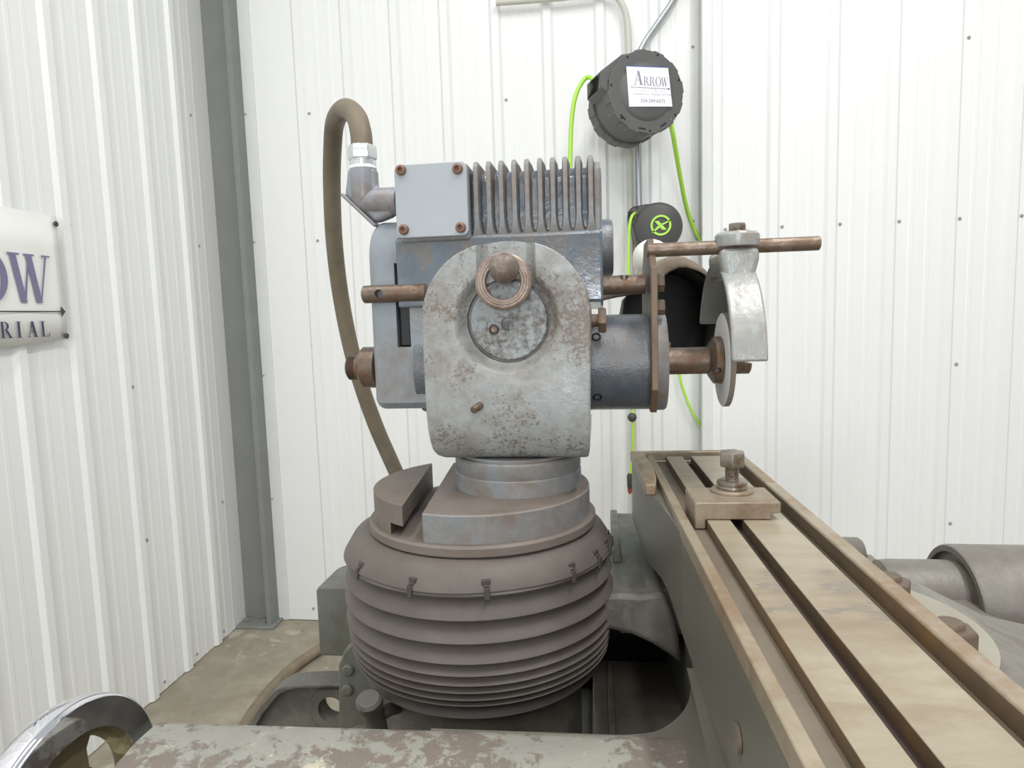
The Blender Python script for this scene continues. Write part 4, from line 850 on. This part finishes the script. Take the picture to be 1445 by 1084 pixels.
def small_text(txt, s, z, h, m):
    cu = bpy.data.curves.new('txt', 'FONT'); cu.body = txt; cu.size = 1.0; cu.resolution_u = 2; cu.align_x = 'CENTER'
    o = bpy.data.objects.new('txt', cu); COL.objects.link(o)
    dg = bpy.context.evaluated_depsgraph_get(); me = bpy.data.meshes.new_from_object(o.evaluated_get(dg)); bpy.data.objects.remove(o); bpy.data.curves.remove(cu)
    b = B(); b.from_mesh(me); bpy.data.meshes.remove(me); bmesh.ops.transform(b, matrix=RL(s, z, h) @ Matrix.Translation((0, 0, 0.02)), verts=b.verts)
    return obj('printed_line', b, m, lab, smooth=False)
small_text('1120 Millwood St \u2022 Waukesha, WI 53188', 0.006, -0.021, 0.0085, M_INK)
small_text('334-249-6575', 0.010, -0.045, 0.0165, M_INK)
# lime hoses of the large reel
hA = thing('air_hose', tuple(P(804, 300, 2.50)), 'lime green hose dropping from the left mouth of the large reel', 'hose')
mo = RW @ Vector((-0.135, 0.085, 0.038))
b = B(); tube(b, [mo, P(831, 109, 2.56), P(820, 118, 2.56), P(811, 140, 2.55), P(806.5, 172, 2.55), P(805, 205, 2.55), P(804.5, 250, 2.55), P(806, 330, 2.55), P(812, 440, 2.55)], 0.0082, 14, 8); obj('hose_line', b, M_LIME, hA)
b = B(); cyl(b, P(812, 440, 2.55)+Vector((0, 0, -0.06)), 'z', 0.012, 0.07, 16); obj('coupling', b, M_GALV, hA)
b = B(); st_ = RW @ Vector((0.085, 0.03, -0.108))
tube(b, [P(945, 168, 2.50), P(949, 186, 2.52), P(954, 215, 2.58), P(960, 250, 2.66), P(968, 290, 2.75), P(978, 320, 2.80), P(993, 343, 2.812), P(1020, 362, 2.812), P(1060, 372, 2.812)], 0.0085, 14, 8)
tag(obj('supply_hose', b, M_LIME), 'lime green supply hose curving from the large reel behind the partition edge', 'hose')
# ================================================================ SMALL CORD REEL
YC0 = 2.66; cc = P(926, 317, YC0)
cr = thing('cord_reel', (cc.x, 2.74, cc.z-0.1), 'small black reel with round lime emblem, below the large reel', 'hose reel')
s_ = sc(YC0)
def cpts(px): return [(P(x, y, YC0).x, P(x, y, YC0).z) for x, y in px]
out_ = cpts([(887, 296), (893, 291), (912, 287.5), (930, 286), (943, 288), (952, 291), (956, 299), (959, 312), (958, 335), (953, 350), (940, 358), (920, 359), (904, 352), (897, 338), (893, 322), (887, 310)])
b = B(); prism(b, out_, 'y', YC0, 2.80); csh = obj('case', b, M_REEL2, cr, 0.012, segs=4)
b = B(); lathe(b, [(0.0, -0.010), (0.072, -0.010), (0.078, -0.007), (0.086, -0.006), (0.092, 0.002), (0.0, 0.002)], (P(929, 320, YC0).x, YC0, P(929, 320, YC0).z), 'y', 56); obj('front_disc', b, M_REEL2, csh)
ec = P(932.5, 318, YC0-0.01)
EY = YC0-0.0105
b = B(); lathe(b, [(0.031, 0), (0.031, -0.004), (0.039, -0.004), (0.039, 0), (0.031, 0)], (ec.x, EY, ec.z), 'y', 48, close=False); em = obj('emblem_ring', b, M_LIME, cr)
b = B(); k_ = 0.039
for pl in ([(-.62, .42), (-.22, .42), (.55, -.45), (.12, -.45)], [(-.86, -.66), (-.80, -.74), (-.1, -.22), (-.22, .02)], [(.0, .12), (.16, -.02), (.92, .38), (.88, .48), (.45, .30)]):
    prism(b, [(ec.x+x*k_, ec.z+z*k_) for x, z in pl], 'y', EY-0.004, EY+0.0005)
obj('emblem_cross', b, M_LIME, em, smooth=False)
for (x, y) in ((898.5, 293.5), (900, 304)):
    p = P(x, y, YC0); b = B(); cyl(b, (p.x, YC0-0.001, p.z), 'y', 0.004, 0.004, 12); obj('screw_hole', b, M_BLACK, csh)
p = P(890, 303, YC0); b = B(); box(b, p.x-0.010, p.x+0.012, YC0-0.001, YC0+0.03, p.z-0.022, p.z+0.012); obj('cord_mouth', b, M_BLACK, csh)
cord = thing('hanging_cord', tuple(P(893, 640, 2.6)), 'thin lime cord hanging from the small reel with a black ball stop', 'cord')
b = B(); tube(b, [P(897, 300, YC0+0.01), P(892, 305, 2.63), P(888.5, 318, 2.62), P(887, 345, 2.62), P(886.5, 390, 2.62), P(888, 450, 2.62), P(891, 520, 2.62), P(893, 590, 2.62), P(892.5, 640, 2.62), P(890, 668, 2.62)], 0.0058, 12, 8); obj('cord_line', b, M_LIME, cord)
b = B(); lathe(b, [(0.0, -0.0185), (0.010, -0.0160), (0.0165, -0.008), (0.0185, 0), (0.0165, 0.008), (0.010, 0.016), (0.0, 0.0185)], P(892, 589, 2.62), 'z', 28); obj('ball_stop', b, M_REEL2, cord)
pp = P(889, 690, 2.62); b = B(); lathe(b, [(0.006, 0), (0.011, 0.008), (0.012, 0.05), (0.008, 0.062)], pp, 'z', 18); obj('plug', b, M_REEL2, cord)
b = B(); lathe(b, [(0.004, -0.02), (0.009, -0.012), (0.010, 0.002)], pp, 'z', 16); obj('plug_tip', b, M_RED, cord)
b = B(); tube(b, [P(944, 352, 2.72), P(948, 390, 2.76), P(952, 450, 2.80), P(958, 525, 2.812), P(966, 555, 2.815), P(976, 580, 2.815), P(993, 606, 2.815), P(1015, 630, 2.815), P(1040, 645, 2.815)], 0.0055, 12, 8)
tag(obj('supply_cable', b, M_LIME), 'thin lime cord slanting down behind the partition edge, below the spindle', 'cord')
